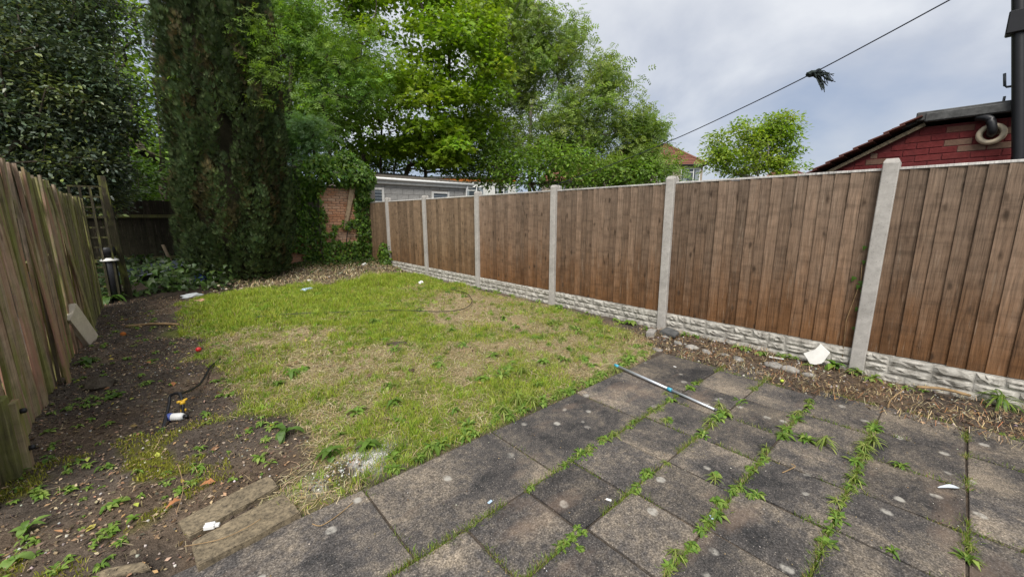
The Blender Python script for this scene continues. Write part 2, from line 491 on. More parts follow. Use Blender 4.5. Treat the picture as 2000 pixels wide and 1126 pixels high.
M['alu'] = plain('aluminium_tube', (0.50, 0.53, 0.56), 0.35, 0.5, 0.55, 0.08, 20)
M['cyan'] = plain('blue_plastic', (0.06, 0.35, 0.48), 0.4, 0.4)
M['rope'] = plain('line_cord', (0.03, 0.035, 0.05), 0.7, 0.2)
M['rag'] = plain('dark_rag', (0.035, 0.045, 0.042), 0.9, 0.1, 0, 0.5, 30)
M['tub'] = plain('grey_blue_plastic', (0.03, 0.04, 0.05), 0.4, 0.4, 0, 0.3, 4)
M['bluebag'] = plain('blue_polythene', (0.03, 0.06, 0.30), 0.35, 0.5)
M['foil'] = plain('crumpled_foil', (0.62, 0.65, 0.66), 0.3, 0.5, 0.2, 0.2, 20)
M['paleblue'] = plain('pale_blue_film', (0.42, 0.55, 0.68), 0.35, 0.5, 0, 0.2, 20)
M['yellow'] = plain('yellow_plastic', (0.70, 0.42, 0.03), 0.4, 0.4)
M['red'] = plain('red_plastic', (0.65, 0.03, 0.03), 0.35, 0.5)
M['orange'] = plain('dry_orange_leaf', (0.45, 0.14, 0.03), 0.8, 0.2)
M['label_blue'] = plain('bottle_label_blue', (0.06, 0.09, 0.30), 0.5, 0.4)
M['stick'] = plain('dry_stick', (0.28, 0.19, 0.10), 0.85, 0.1, 0, 0.35, 20)
M['asbestos'] = None

def roof_mat(name, a, c, axis, freq, moss=0.3):
    m, n, l, b = nodes(name, 0.9, 0.15)
    oc = obj_coord(n)
    f = nnoise(n, l, oc, 3, 6, 0.65); g = nnoise(n, l, oc, 16, 4, 0.7)
    col = ramp(n, l, g, [(0.3, a), (0.7, c)])
    col = mixc(n, l, ramp(n, l, f, [(0.5, 0.0), (0.7, moss)]), col, (0.10, 0.10, 0.04))
    l.new(col, b.inputs['Base Color']); bump(n, l, b, g, 0.4, 0.01)
    return m
M['tile_brown'] = roof_mat('far_roof_tile', (0.15, 0.065, 0.045), (0.24, 0.115, 0.085), 0, 1, 0.1)
M['asbestos'] = roof_mat('corrugated_sheet', (0.06, 0.052, 0.048), (0.13, 0.115, 0.10), 0, 1, 0.5)

# ================================================================== GROUND
PATIO_Y = 2.02
def lawn_left(y):
    return np.interp(y, [2.0, 2.5, 3.0, 3.6, 4.5, 5.5, 7.0, 8.3, 9.3, 10.0], [0.45, 0.5, 0.45, 0.48, 0.33, 0.08, 0.05, 0.15, 0.45, 1.2])
def lawn_mask(x, y):
    j = (fbm(x, y, 2.3, 4) - 0.5)
    a = sstep(-0.12, 0.15, x - lawn_left(y) + j * 1.1)
    r = np.interp(y, [2.0, 2.4, 3.2, 5, 9, 10], [4.1, 4.35, 4.6, 4.78, 4.78, 4.6])
    b_ = sstep(-0.1, 0.12, r - x + j * 0.5)
    far = np.interp(x, [0, 1.2, 2.2, 3.0, 3.6, 4.8], [9.3, 9.7, 9.3, 8.9, 9.5, 9.9])
    c = sstep(-0.3, 0.3, far - y + j * 1.2)
    d = sstep(0.0, 0.06, y - PATIO_Y - 0.01 + j * 0.12)
    e_ = 1 - 0.9 * np.exp(-(((x - 0.70) / 0.22) ** 2 + ((y - 2.25) / 0.12) ** 2))
    return a * b_ * c * d * e_
def green(x, y):
    n1 = fbm(x + 31, y + 7, 0.75, 4); n2 = fbm(x + 3, y + 57, 2.6, 3)
    g = 0.55 + 2.0 * (n1 - 0.5) + 1.2 * (n2 - 0.5)
    g = g + 0.42 * sstep(4.8, 7.2, y) * sstep(9.8, 8.2, y)
    g = g + 0.45 * np.exp(-(((x - 3.2) / 0.7) ** 2 + ((y - 8.9) / 0.9) ** 2))
    g = g + 0.22 * np.exp(-(((x - 2.5) / 0.9) ** 2 + ((y - 2.5) / 0.35) ** 2))
    g = g - 0.40 * np.exp(-(((x - 3.5) / 0.9) ** 2 + ((y - 4.8) / 1.4) ** 2))
    g = g - 0.12 * np.exp(-(((x - 0.9) / 0.8) ** 2 + ((y - 2.9) / 0.7) ** 2))
    return np.clip(g, 0, 1)
def height(x, y):
    h = 0.05 * (fbm(x, y, 1.1, 4) - 0.5) + 0.02 * (fbm(x + 9, y, 6.0, 2) - 0.5)
    soil = sstep(0.35, -0.05, x - lawn_left(y) + 0.1) * (y > 1.7)
    h = h + soil * 0.07 * (fbm(x + 20, y + 20, 3.2, 3) - 0.5)
    h = h + 0.10 * sstep(9.5, 11.5, y) * (0.6 + fbm(x, y, 2.0, 2))
    pat = sstep(PATIO_Y + 0.05, PATIO_Y - 0.02, y) * sstep(-0.45, -0.3, x) * sstep(4.75, 4.5, x + 0.25 * sstep(0.8, 1.5, y))
    return h * (1 - pat) + pat * (-0.011)
def hz(x, y): return float(height(np.array([x]), np.array([y]))[0])

far_v = np.array([(-600, -600, -0.12), (600, -600, -0.12), (600, 600, -0.12), (-600, 600, -0.12)])
tag(link('ground', tri_mesh('ground', far_v, np.array([(0, 1, 2, 3)])), M['far_ground']), kind='structure')

gx = np.concatenate([np.arange(-6, -1.4, 0.2), np.arange(-1.4, 5.6, 0.045), np.arange(5.6, 14, 0.3)])
gy = np.concatenate([np.arange(-5, -1, 0.25), np.arange(-1, 6, 0.045), np.arange(6, 13, 0.075), np.arange(13, 26, 0.4)])
XX, YY = np.meshgrid(gx, gy)
HH = height(XX, YY)
lm = lawn_mask(XX, YY); gr = green(XX, YY)
nA = fbm(XX + 5, YY + 70, 5.0, 4)[..., None]; nB = fbm(XX + 50, YY + 3, 1.6, 3)[..., None]
soil_c = np.array([0.05, 0.041, 0.034]) * (1 - nA) + np.array([0.165, 0.133, 0.105]) * nA
soil_c = soil_c * 0.9 + np.array([0.05, 0.03, 0.014]) * sstep(0.5, 0.75, nB)
dry_c = np.array([0.31, 0.245, 0.14]) * (0.7 + 0.6 * nA)
grn_c = np.array([0.13, 0.14, 0.04]) * (0.7 + 0.6 * nB)
lawn_c = dry_c * (1 - gr[..., None]) + grn_c * gr[..., None]
colr = soil_c * (1 - lm[..., None]) + lawn_c * lm[..., None]
# straw strewn border by the fence
bmask = (sstep(4.0, 4.25, XX) * sstep(4.95, 4.8, XX) * sstep(2.6, 2.2, YY) * sstep(-0.2, 0.4, YY))[..., None]
colr = colr * (1 - 0.55 * bmask * nB) + np.array([0.16, 0.10, 0.05]) * 0.55 * bmask * nB
# leaf strewn rubble strip at the back
back = (sstep(8.8, 9.8, YY) * sstep(0.8, 1.6, XX) * (1 - lm))[..., None]
colr = colr * (1 - 0.7 * back) + np.array([0.13, 0.105, 0.065]) * 0.7 * back
# mossy banks bottom left
mo = (sstep(0.15, -0.2, XX) * sstep(3.6, 3.2, YY) * sstep(2.3, 2.6, YY))[..., None] * sstep(0.5, 0.62, fbm(XX + 77, YY, 4.0, 3))[..., None]
colr = colr * (1 - mo) + np.array([0.12, 0.12, 0.02]) * mo
corner_shade = (sstep(9.0, 9.8, YY) * sstep(1.6, 0.9, XX))[..., None]  # shade of the far left corner put into the soil colour
colr = colr * (1 - corner_shade) + np.array([0.030, 0.023, 0.017]) * (0.5 + nA) * corner_shade
# spilt cement
ce = (np.exp(-(((XX - 0.70) / 0.24) ** 2 + ((YY - 2.27) / 0.12) ** 2)) * 1.6)[..., None] * sstep(0.35, 0.6, nA)
ce = np.clip(ce * 1.3, 0, 0.95)
colr = colr * (1 - ce) + np.array([0.55, 0.54, 0.50]) * ce
nx, ny = len(gx), len(gy)
idx = np.arange(nx * ny).reshape(ny, nx)
quads = np.stack([idx[:-1, :-1], idx[:-1, 1:], idx[1:, 1:], idx[1:, :-1]], -1).reshape(-1, 4)
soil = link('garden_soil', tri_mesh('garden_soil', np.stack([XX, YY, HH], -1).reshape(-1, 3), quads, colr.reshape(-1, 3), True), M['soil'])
tag(soil, kind='structure')

# ------------------------------------------------------------------ patio
patio = empty('patio', (2.0, 0.5, -0.04)); tag(patio, kind='structure')
def slab(x0, x1, y0, y1, dz=0.0):
    g = 0.004
    x0 += g + random.uniform(0, .006); x1 -= g + random.uniform(0, .006); y0 += g + random.uniform(0, .005); y1 -= g + random.uniform(0, .005)
    bm = bmesh.new()
    box_bm(bm, (x1 - x0, y1 - y0, 0.05), (0, 0, 0), None, 0.005, 2)
    for v in bm.verts:                      # worn, chipped rim
        v.co.x += random.uniform(-1, 1) * .0022; v.co.y += random.uniform(-1, 1) * .0022
    o = link('paving_slab', bm_mesh('paving_slab', bm), M['slab'], patio)
    o.location = Vector(((x0 + x1) / 2, (y0 + y1) / 2, -0.025 + dz + random.uniform(-.004, .004))) - patio.location
    o.rotation_euler = (R(random.uniform(-.5, .5)), R(random.uniform(-.5, .5)), R(random.uniform(-.35, .35)))
    return o
XJ1 = [-0.25, 0.67, 1.58, 2.52, 3.24, 4.03]
for a, b_ in zip(XJ1[:-1], XJ1[1:]): slab(a, b_, 1.41, 2.02)
SLABS = []
def row(xs, y0, y1):
    for a, b_ in zip(xs[:-1], xs[1:]):
        slab(a, b_, y0, y1); SLABS.append((a, b_, y0, y1))
XR = {2: [-0.3, 0.1, 0.52, 0.945, 1.35, 1.74, 2.18, 2.59, 3.0, 3.46, 3.98],
      3: [-0.28, 0.14, 0.55, 0.97, 1.385, 1.79, 2.19, 2.62, 3.06, 3.48, 3.98],
      4: [-0.2, 0.22, 0.63, 1.02, 1.42, 1.83, 2.26, 2.69, 3.14, 3.55, 4.16],
      5: [-0.2, 0.2, 0.6, 1.0, 1.42, 1.83, 2.28, 2.73, 3.2, 3.65, 4.2],
      6: [-0.2, 0.3, 0.8, 1.3, 1.85, 2.3, 2.77, 3.22, 3.68, 4.24],
      7: [-0.2, 0.3, 0.8, 1.3, 1.85, 2.3, 2.77, 3.22, 3.7, 4.2]}
YR = {2: (1.02, 1.41), 3: (0.635, 1.02), 4: (0.225, 0.635), 5: (-0.215, 0.225), 6: (-0.65, -0.215), 7: (-1.1, -0.65)}
for k in XR: row(XR[k], *YR[k])
slab(3.98, 4.3, 1.02, 1.38, -0.012)
slab(3.98, 4.36, 0.64, 1.02, -0.01)
for y0, y1 in ((0.225, 0.63), (-0.215, 0.22), (-0.65, -0.22)): slab(4.2, 4.62, y0, y1, -0.02)

# ================================================================== RIGHT FENCE
FX = 4.95
rf_ = empty('garden_fence', (FX, 4.7, 0)); tag(rf_, 'long brown board fence with concrete posts and pale rock faced base along the right', 'fence')
RFO = Vector((FX, 4.7, 0))
PY = [-1.52, 0.50, 2.51, 4.52, 6.66, 8.82, 10.97]
ORD = ['nearest', 'nearest', 'second nearest', 'third nearest', 'fourth nearest', 'fifth nearest', 'farthest']
post_me = None
for i, y in enumerate(PY):
    if i == 0: continue
    if post_me is None:
        bm = bmesh.new()
        prof = [(-0.075, -0.055), (-0.075, 0.055), (-0.02, 0.055), (-0.02, 0.03), (0.02, 0.03), (0.02, 0.055), (0.06, 0.055), (0.06, -0.055), (0.02, -0.055), (0.02, -0.03), (-0.02, -0.03), (-0.02, -0.055)]
        lo = [bm.verts.new((a, c, -0.25)) for a, c in prof]; hi = [bm.verts.new((a, c, 1.965)) for a, c in prof]
        tp = [bm.verts.new((a * .72, c * .72, 2.0)) for a, c in prof]
        n_ = len(prof)
        for A, B in ((lo, hi), (hi, tp)):
            for j in range(n_): bm.faces.new((A[j], A[(j + 1) % n_], B[(j + 1) % n_], B[j]))
        bm.faces.new(tp)
        bmesh.ops.bevel(bm, geom=[e for e in bm.edges if abs(e.verts[0].co.x + 0.075) < 1e-4 and abs(e.verts[1].co.x + 0.075) < 1e-4], offset=0.006, segments=1, affect='EDGES')
        post_me = bm_mesh('fence_post', bm)
    o = link('fence_post', post_me, M['post'], rf_, (0, y - 4.7, hz(FX, y) * 0.2))
    o.rotation_euler = (R(random.uniform(-.5, .5)), R(random.uniform(-.4, .4)), R(random.uniform(-1, 1)))

def board_mesh(w, h, name='board'):
    # feather edge board: thick edge towards +Y, thin towards -Y, face towards -X
    bm = bmesh.new()
    t0, t1 = 0.004, 0.026
    zs = np.linspace(0, h, 5)
    rows = []
    for z in zs:
        wob = random.uniform(-.0015, .0015)
        rows.append([bm.verts.new(p) for p in ((wob, -w / 2, z), (0.004, -w / 2, z), (0.004, w / 2, z), (wob - t1 + t0, w / 2, z))])
    # front face: thin edge sits back, thick edge sits proud
    for r_ in rows:
        r_[0].co.x -= 0.002
    for a, b_ in zip(rows[:-1], rows[1:]):
        for j in range(4):
            k = (j + 1) % 4
            bm.faces.new((a[j], a[k], b_[k], b_[j]))
    bm.faces.new(rows[0]); bm.faces.new(rows[-1])
    return bm_mesh(name, bm)
def fence_panel(y0, y1, z0, z1, label, mat, nb=18):
    root = empty('fence_panel', (0, (y0 + y1) / 2 - 4.7, z0)); root.parent = rf_
    if label: root['label'] = label
    L = y1 - y0; step = L / nb
    mes = [board_mesh(step + 0.016, z1 - z0) for _ in range(4)]
    for k in range(nb):
        o = link('board', random.choice(mes), mat, root)
        o.location = (random.uniform(-.003, .001), -L / 2 + (k + 0.5) * step + random.uniform(-.004, .004), random.uniform(-.004, .004))
        o.rotation_euler = (R(random.uniform(-.25, .25)), 0, R(-1.8 + random.uniform(-1.3, 1.3)))
        s = random.uniform(.94, 1.07); o.scale = (1, s, 1)
    for z in (0.22, 0.85, z1 - z0 - 0.2):
        box('rail', (0.035, L, 0.05), (0.032, 0, z), mat, root)
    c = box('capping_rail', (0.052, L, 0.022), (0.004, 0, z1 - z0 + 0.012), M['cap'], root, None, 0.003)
    return root
PL = ['brown board fence panel nearest the camera, cut by the right edge', 'brown board fence panel between the nearest and second nearest posts',
      'brown board fence panel between the second and third nearest posts', 'brown board fence panel between the third and fourth nearest posts',
      'brown board fence panel between the fourth and fifth nearest posts', 'brown board fence panel between the fifth nearest and farthest posts']
for i in range(6):
    fence_panel(PY[i] + 0.045, PY[i + 1] - 0.045, 0.235, 1.90, None, M['panel'] if i < 4 else M['panel_far'])
fence_panel(PY[6] + 0.045, 12.36, 0.10, 1.90, 'dark brown short fence panel running into the brick wall at the far end', M['panel_far'], 13)

GL = ['nearest', 'second nearest', 'third nearest', 'fourth nearest', 'fifth nearest', 'farthest']
def rock_mesh(w, h, rough_=0.012):
    bm = bmesh.new()
    nu, nv = 7, 4
    g = [[None] * (nu + 1) for _ in range(nv + 1)]
    for j in range(nv + 1):
        for i in range(nu + 1):
            edge = i in (0, nu) or j in (0, nv)
            x = 0.0 if edge else -(0.004 + random.random() * rough_ * 1.35)
            g[j][i] = bm.verts.new((x, -w / 2 + w * i / nu + (0 if edge else random.uniform(-.01, .01)), h * j / nv))
    for j in range(nv):
        for i in range(nu):
            if random.random() < .5:
                bm.faces.new((g[j][i], g[j][i + 1], g[j + 1][i + 1])); bm.faces.new((g[j][i], g[j + 1][i + 1], g[j + 1][i]))
            else:
                bm.faces.new((g[j][i], g[j][i + 1], g[j + 1][i])); bm.faces.new((g[j][i + 1], g[j + 1][i + 1], g[j + 1][i]))
    return bm_mesh('stone_face', bm)
rock_pool = {}
def rock(w, h):
    k = (round(w, 2), round(h, 2))
    if k not in rock_pool: rock_pool[k] = [rock_mesh(k[0], k[1]) for _ in range(4)]
    return random.choice(rock_pool[k])
for i in range(6):
    y0, y1 = PY[i] + 0.04, PY[i + 1] - 0.04
    root = empty('gravel_board', (0, (y0 + y1) / 2 - 4.7, 0.0)); root.parent = rf_
    L = y1 - y0
    box('core', (0.05, L, 0.36), (0.0, 0, 0.05), M['gravel'], root)
    z = -0.04
    for h in (0.10, 0.08, 0.09):
        y = -L / 2 + 0.004
        while y < L / 2 - 0.05:
            w = random.choice([0.16, 0.2, 0.24, 0.28, 0.32])
            if y + w > L / 2 - 0.06: w = round(L / 2 - 0.004 - y, 2)
            if w < 0.06: break
            o = link('stone_face', rock(w - 0.01, h - 0.006), M['gravel'], root)
            o.location = (-0.0275, y + w / 2, z + 0.003)
            y += w
        z += h

# ================================================================== LEFT FENCE
lf = empty('board_fence', (-0.9, 6.5, 0))
tag(lf, 'old weathered uneven board fence streaked with moss along the left edge', 'fence')
y = 3.05
k = 0
while y < 9.25:
    w = random.uniform(0.06, 0.11)
    z1 = np.interp(y, [3, 6, 7.5, 10.2], [1.96, 1.95, 1.86, 1.72]) + random.uniform(-.025, .02)
    bm = bmesh.new()
    t = random.uniform(.012, .022)
    nseg = 6
    rows = []
    bend = random.uniform(-.02, .02)
    for q in range(nseg + 1):
        zz = z1 * q / nseg
        bx = bend * math.sin(PI * q / nseg)
        rows.append([bm.verts.new(p) for p in ((bx, -w / 2, zz), (bx + t, -w / 2, zz), (bx + t * .6, w / 2, zz), (bx, w / 2, zz))])
    for a, b_ in zip(rows[:-1], rows[1:]):
        for j in range(4): bm.faces.new((a[j], a[(j + 1) % 4], b_[(j + 1) % 4], b_[j]))
    bm.faces.new(rows[0]); bm.faces.new(rows[-1])
    mt = random.choices([M['old'], M['old_moss']], [0.68, 0.32])[0]
    if y > 7.6: mt = random.choice([M['old_moss'], M['old_dark']])
    o = link('board', bm_mesh('board', bm), mt, lf)
    o.location = (random.uniform(-.022, .022), y - 6.5, hz(-0.9, y) - 0.03)
    lean = random.gauss(0.0, 0.7)
    o.rotation_euler = (R(lean + 1.2), R(random.uniform(-1.5, 0.6)), R(random.uniform(-14, 4)))
    y += w * random.uniform(0.66, 0.86); k += 1
for zr in (0.3, 1.05, 1.65):
    box('rail', (0.04, 6.3, 0.08), (-0.06, -0.35, zr), M['old_dark'], lf)
# two loose boards leaning against it
for (yb, yt, z1, lab) in ((7.2, 6.75, 1.82, 'loose mossy yellow green plank leaning on the left fence, the taller one'), (5.2, 5.32, 1.93, 'pale pinkish plank with a mossy edge standing against the left fence')):
    b0 = Vector((-0.80, yb, hz(-.8, yb) - .01)); b1 = Vector((-0.885, yt, z1))
    bm = bmesh.new(); L = (b1 - b0).length
    ww = 0.15 if 'pink' in lab else 0.07
    box_bm(bm, (0.016, ww, L), (0, 0, L / 2), None, 0.003)
    o = link('loose_plank', bm_mesh('loose_plank', bm), M['old'] if 'pink' in lab else M['old_moss'], None, b0)
    d = (b1 - b0).normalized(); xax = Vector((1, 0, 0)); yax = d.cross(xax).normalized(); xax = yax.cross(d)
    o.rotation_euler = Matrix((xax, yax, d)).transposed().to_euler()
    tag(o, lab, 'plank')

# squat post with bolts in the lower left corner
sp = empty('gate_post', (-0.84, 3.5, 0.0))
tag(sp, 'short square weathered wooden post with bolts at the lower left corner', 'post')
box('post_body', (0.10, 0.11, 0.56), (0, 0, 0.20), M['old_dark'], sp, None, 0.008)
box('side_board', (0.03, 0.09, 0.5), (0.062, 0.055, 0.18), M['old'], sp, None, 0.003)
for zb in (0.12, 0.36):
    m_ = lathe('bolt', [(0.016, 0), (0.016, 0.02), (0.009, 0.026)], M['black'], sp, 8)
    m_.location = (0.078, 0.06, zb); m_.rotation_euler = (0, PI / 2, 0)

# ------------------------------------------------------------------ trellis, its post, bollard
M['trellis'] = wood_mat('trellis_wood', (0.042, 0.035, 0.022), (0.042, 0.035, 0.022), (0.04, 0.036, 0.018), 0.1)
tr = empty('trellis', (-0.89, 9.78, 0)); tag(tr, 'narrow dark wooden lattice trellis standing at the end of the left fence', 'trellis')
for xx in (-0.18, -0.06, 0.06, 0.18): box('upright', (0.03, 0.018, 2.0), (xx, 0, 0.98), M['trellis'], tr)
for zz in np.arange(0.12, 2.0, 0.17): box('crossbar', (0.40, 0.018, 0.028), (0, 0.0185, zz), M['trellis'], tr)
tp_ = box('timber_post', (0.10, 0.10, 2.25), (-0.64, 10.0, 1.06), M['trellis'], None, None, 0.006)
tag(tp_, 'mossy square timber post beside the lattice trellis', 'post')
tp_.rotation_euler = (R(1), R(-2), 0)
bo = empty('bollard_light', (-0.76, 9.86, hz(-.76, 9.86))); tag(bo, 'black bollard garden light with pale cone reflector by the trellis', 'garden light')
lathe('column', [(0.085, -0.05), (0.085, 0.70), (0.07, 0.72)], M['black'], bo)
lathe('reflector', [(0.125, 0.715), (0.12, 0.735), (0.05, 0.79), (0.03, 0.80)], M['white_old'], bo)
lathe('cap', [(0.075, 0.80), (0.10, 0.80), (0.10, 0.93), (0.085, 0.955)], M['black'], bo)
for k in range(3):
    a = 2 * PI * k / 3
    tube('strut', [(0.06 * math.cos(a), 0.06 * math.sin(a), 0.70), (0.06 * math.cos(a), 0.06 * math.sin(a), 0.82)], 0.008, M['black'], bo, 6)

# ================================================================== BRICK WALL AT THE BACK
bw = empty('brick_wall', (3.5, 12.5, 0)); tag(bw, 'old orange brick wall overgrown with ivy at the end of the garden', 'wall')
box('core', (3.4, 0.16, 2.45), (0.0, 0.06, 1.15), M['mortar'], bw)
box('plaster', (1.25, 0.02, 1.35), (-0.72, -0.035, 1.62), M['plaster'], bw)
box('pier_core', (1.03, 0.18, 2.35), (0.475, -0.13, 1.12), M['mortar'], bw)
bricks_me = []
for _ in range(6):
    bm = bmesh.new(); box_bm(bm, (0.212, 0.05, 0.064), (0, 0, 0), None, 0.004)
    for v in bm.verts: v.co += Vector((random.uniform(-1, 1), random.uniform(-1, 1), random.uniform(-1, 1))) * .003
    bricks_me.append(bm_mesh('brick', bm))
half = []
bm = bmesh.new(); box_bm(bm, (0.10, 0.05, 0.064), (0, 0, 0), None, 0.004); half_me = bm_mesh('brick', bm)
restV = []
def brick_course(x0, x1, z, yf, odd, parent, rest=None):
    x = x0 + (0.0 if not odd else -0.1125)
    while x < x1 - 0.02:
        a, b_ = max(x, x0), min(x + 0.225, x1)
        if b_ - a > 0.05:
            full = b_ - a > 0.2
            loc = ((a + b_) / 2, yf + 0.012 + random.uniform(-.003, .003), z + 0.036)
            if rest is not None: rest.append((loc, b_ - a - 0.012))
            else:
                o = link('brick', random.choice(bricks_me) if full else half_me, M['brick'], parent, loc)
                if not full: o.scale = ((b_ - a - 0.012) / 0.10, 1, 1)
        x += 0.225
rest = []
for c in range(31):
    z = -0.02 + c * 0.075
    brick_course(-0.04, 0.99, z, -0.235, c % 2, bw)
    if c < 13: brick_course(-1.5, -0.05, z, -0.035, c % 2, bw)
    else: brick_course(-1.68, -1.36, z, -0.035, c % 2, bw, rest)
    brick_course(1.0, 1.5, z, -0.035, c % 2, bw, rest)
bm = bmesh.new()
for loc, w in rest: box_bm(bm, (w, 0.05, 0.064), loc, None, 0.0)
tag(link('rear_bricks', bm_mesh('rear_bricks', bm), M['brick'], bw), kind='stuff')
tb = empty('timber_batten', onY(674, 445, 12.2)); tag(tb, 'weathered split timber batten hanging askew on the brick pier', 'timber')
a_, b_ = Vector(onY(674, 445, 12.2)), Vector(onY(691, 352, 12.2))
d = (b_ - a_); L = d.length
bm = bmesh.new(); box_bm(bm, (0.17, 0.045, L), (0, 0, L / 2), None, 0.006)
for v in bm.verts:
    if v.co.z < 0.2: v.co.x *= 0.5; v.co.z += random.uniform(-.05, .05)
m_ = link('plank', bm_mesh('plank', bm), M['timber'], tb)
m_.rotation_euler = (0, math.atan2(d.x, d.z), 0)
tb.rotation_euler = (0, 0, 0)
cb = tube('bent_pipe', spline([onY(676, 478, 12.12), onY(680, 450, 12.1), onY(690, 442, 12.12), onY(695, 430, 12.2)]), 0.014, M['black'])
tag(cb, 'black cable curling up the brick pier through the ivy', 'cable')

# ================================================================== GREY BLOCK GARAGE
ga = empty('garage', (7.2, 13.5, 0)); tag(ga, 'grey concrete block outbuilding with low pitched roof and white eaves', 'outbuilding')
GX0, GX1 = -2.3, 2.28
box('wall', (4.54, 5.9, 2.70), (0, 3.0, 1.35), M['mortar'], ga)
blk = []
for _ in range(4):
    bm = bmesh.new(); box_bm(bm, (0.43, 0.05, 0.207), (0, 0, 0), None, 0.004); blk.append(bm_mesh('block', bm))
wins = [(-1.98, -1.3, 1.95, 2.44), (0.68, 1.36, 2.0, 2.40)]
for c in range(5):
    z = 1.62 + c * 0.216
    x = GX0 + (0 if c % 2 else -0.22)
    while x < GX1 - 0.05:
        a_, b_ = max(x, GX0), min(x + 0.44, GX1)
        segs = [(a_, b_)]
        for (w0, w1, q0, q1) in wins:
            ns = []
            for s0, s1 in segs:
                if z + 0.2 < q0 or z > q1 or s1 < w0 or s0 > w1: ns.append((s0, s1)); continue
                if s0 < w0 - 0.05: ns.append((s0, w0 - 0.01))
                if s1 > w1 + 0.05: ns.append((w1 + 0.01, s1))
            segs = ns
        for s0, s1 in segs:
            if s1 - s0 < 0.06: continue
            o = link('block', random.choice(blk), M['block'], ga, ((s0 + s1) / 2, 0.035 + random.uniform(-.003, .003), z + 0.108))
            o.scale = ((s1 - s0 - 0.01) / 0.43, 1, 1)
        x += 0.44
for (w0, w1, q0, q1) in wins:
    wv = box('window', (w1 - w0, 0.03, q1 - q0), ((w0 + w1) / 2, 0.02, (q0 + q1) / 2), M['curtain'], ga)
    cx, cz, ww, hh = 0, 0, w1 - w0, q1 - q0
    for s in (-1, 1):
        box('frame', (0.08, 0.06, hh + 0.06), (s * (ww / 2 + 0.01), -0.02, 0), M['white_old'], wv)
        box('frame', (ww - 0.07, 0.058, 0.07), (0, -0.02, s * (hh / 2 - 0.01)), M['white_old'], wv)
    for k in range(3): box('louvre', (ww - 0.06, 0.012, 0.05), (0, -0.022, -hh / 2 + 0.12 + k * 0.1), M['glass'], wv)
box('fascia', (4.85, 0.03, 0.15), (0.05, -0.09, 2.68), M['white_old'], ga)
box('soffit', (4.75, 0.10, 0.02), (0.05, -0.02, 2.60), M['white_old'], ga)
tube('gutter', [(-2.4, -0.16, 2.765), (2.5, -0.16, 2.745)], 0.05, M['white'], ga, 8)
tube('downpipe', [(2.2, -0.13, 2.70), (2.2, -0.06, 2.5), (2.2, -0.06, 0.1)], 0.04, M['white'], ga, 8)
V = []; F = []
nxr = 100
for i in range(nxr + 1):
    x = -2.45 + 4.95 * i / nxr
    zc = 0.028 * math.sin(i * PI / 2)
    V += [(x, -0.17, 2.80 + zc), (x, 6.3, 2.80 + 6.47 * 0.13 + zc)]
for i in range(nxr): F.append((2 * i, 2 * i + 2, 2 * i + 3, 2 * i + 1))
me = bpy.data.meshes.new('roof'); me.from_pydata(V, [], F)
rf = link('roof', me, M['asbestos'], ga)
md = rf.modifiers.new('thick', 'SOLIDIFY'); md.thickness = 0.02
box('verge_board', (0.03, 6.4, 0.13), (2.46, 3.05, 3.12), M['white_old'], ga, Matrix.Rotation(math.atan(0.13), 4, 'X'))
# chimney stub behind the roof
box('chimney', (0.34, 0.34, 0.9), (-1.0, 6.1, 3.75), M['brick'], ga)

# flat roofed shed beyond the fence
sh = empty('flat_roof_shed', (9.2, 12.1, 0)); tag(sh, 'flat roofed shed with white fascia just showing above the fence', 'shed')
box('wall', (2.4, 1.7, 1.95), (0, 0, 0.97), M['block'], sh)
box('roof', (2.6, 1.9, 0.06), (0, 0, 2.11), M['felt'], sh)
box('fascia', (2.5, 0.03, 0.11), (0, -0.92, 2.01), M['white'], sh)

# ================================================================== RED BRICK EXTENSION
rb = empty('red_extension', (7.0, 0.0, 0)); tag(rb, 'dark red painted brick extension with tiled sloping roof behind the fence', 'building')
def gable_z(y): return 2.06 + (1.43 - y) * 0.555 if y > 0.5 else 2.575
bm = bmesh.new()
pts = [(-0.62, 0.0), (1.62, 0.0), (1.62, 1.93), (0.5, 2.55), (-0.62, 2.55)]
fr = [bm.verts.new((0.02, a, b_)) for a, b_ in pts]; bk = [bm.verts.new((4.0, a, b_)) for a, b_ in pts]
bm.faces.new(fr); bm.faces.new(bk[::-1])
for j in range(5): bm.faces.new((fr[j], bk[j], bk[(j + 1) % 5], fr[(j + 1) % 5]))
link('wall', bm_mesh('wall', bm), M['redpaint'], rb)
rbk = []
for _ in range(5):
    bm = bmesh.new(); box_bm(bm, (0.05, 0.214, 0.066), (0, 0, 0), None, 0.004)
    for v in bm.verts: v.co += Vector((random.uniform(-1, 1), random.uniform(-1, 1), random.uniform(-1, 1))) * .002
    rbk.append(bm_mesh('brick', bm))
bm = bmesh.new(); box_bm(bm, (0.05, 0.214, 0.066), (0, 0, 0), None, 0.004); bare = bm_mesh('brick', bm); bare.materials.append(M['barebrick'])
for c in range(10):
    z = 1.85 + c * 0.0755
    y = -0.62 - (0.1125 if c % 2 else 0)
    while y < 1.6:
        a_, b_ = max(y, -0.62), min(y + 0.2255, 1.6)
        while b_ - a_ > 0.05 and z + 0.075 > gable_z(b_) - 0.035: b_ -= 0.03
        if b_ - a_ > 0.06 and math.hypot((a_ + b_) / 2 + 0.06, z + .035 - 2.40) > 0.06:
            q = (a_ + b_) / 2
            isb = (0.66 < q < 0.95 and 2.05 < z < 2.3 and random.random() < .8) or (math.hypot(q + 0.03, z - 2.36) < 0.26 and random.random() < .6)
            o = link('brick', bare if isb else random.choice(rbk), M['redbrick'], rb, (0.0395 + random.uniform(-.002, .001), q, z + 0.036))
            o.scale = (1, (b_ - a_ - 0.01) / 0.214, 1)
        y += 0.2255
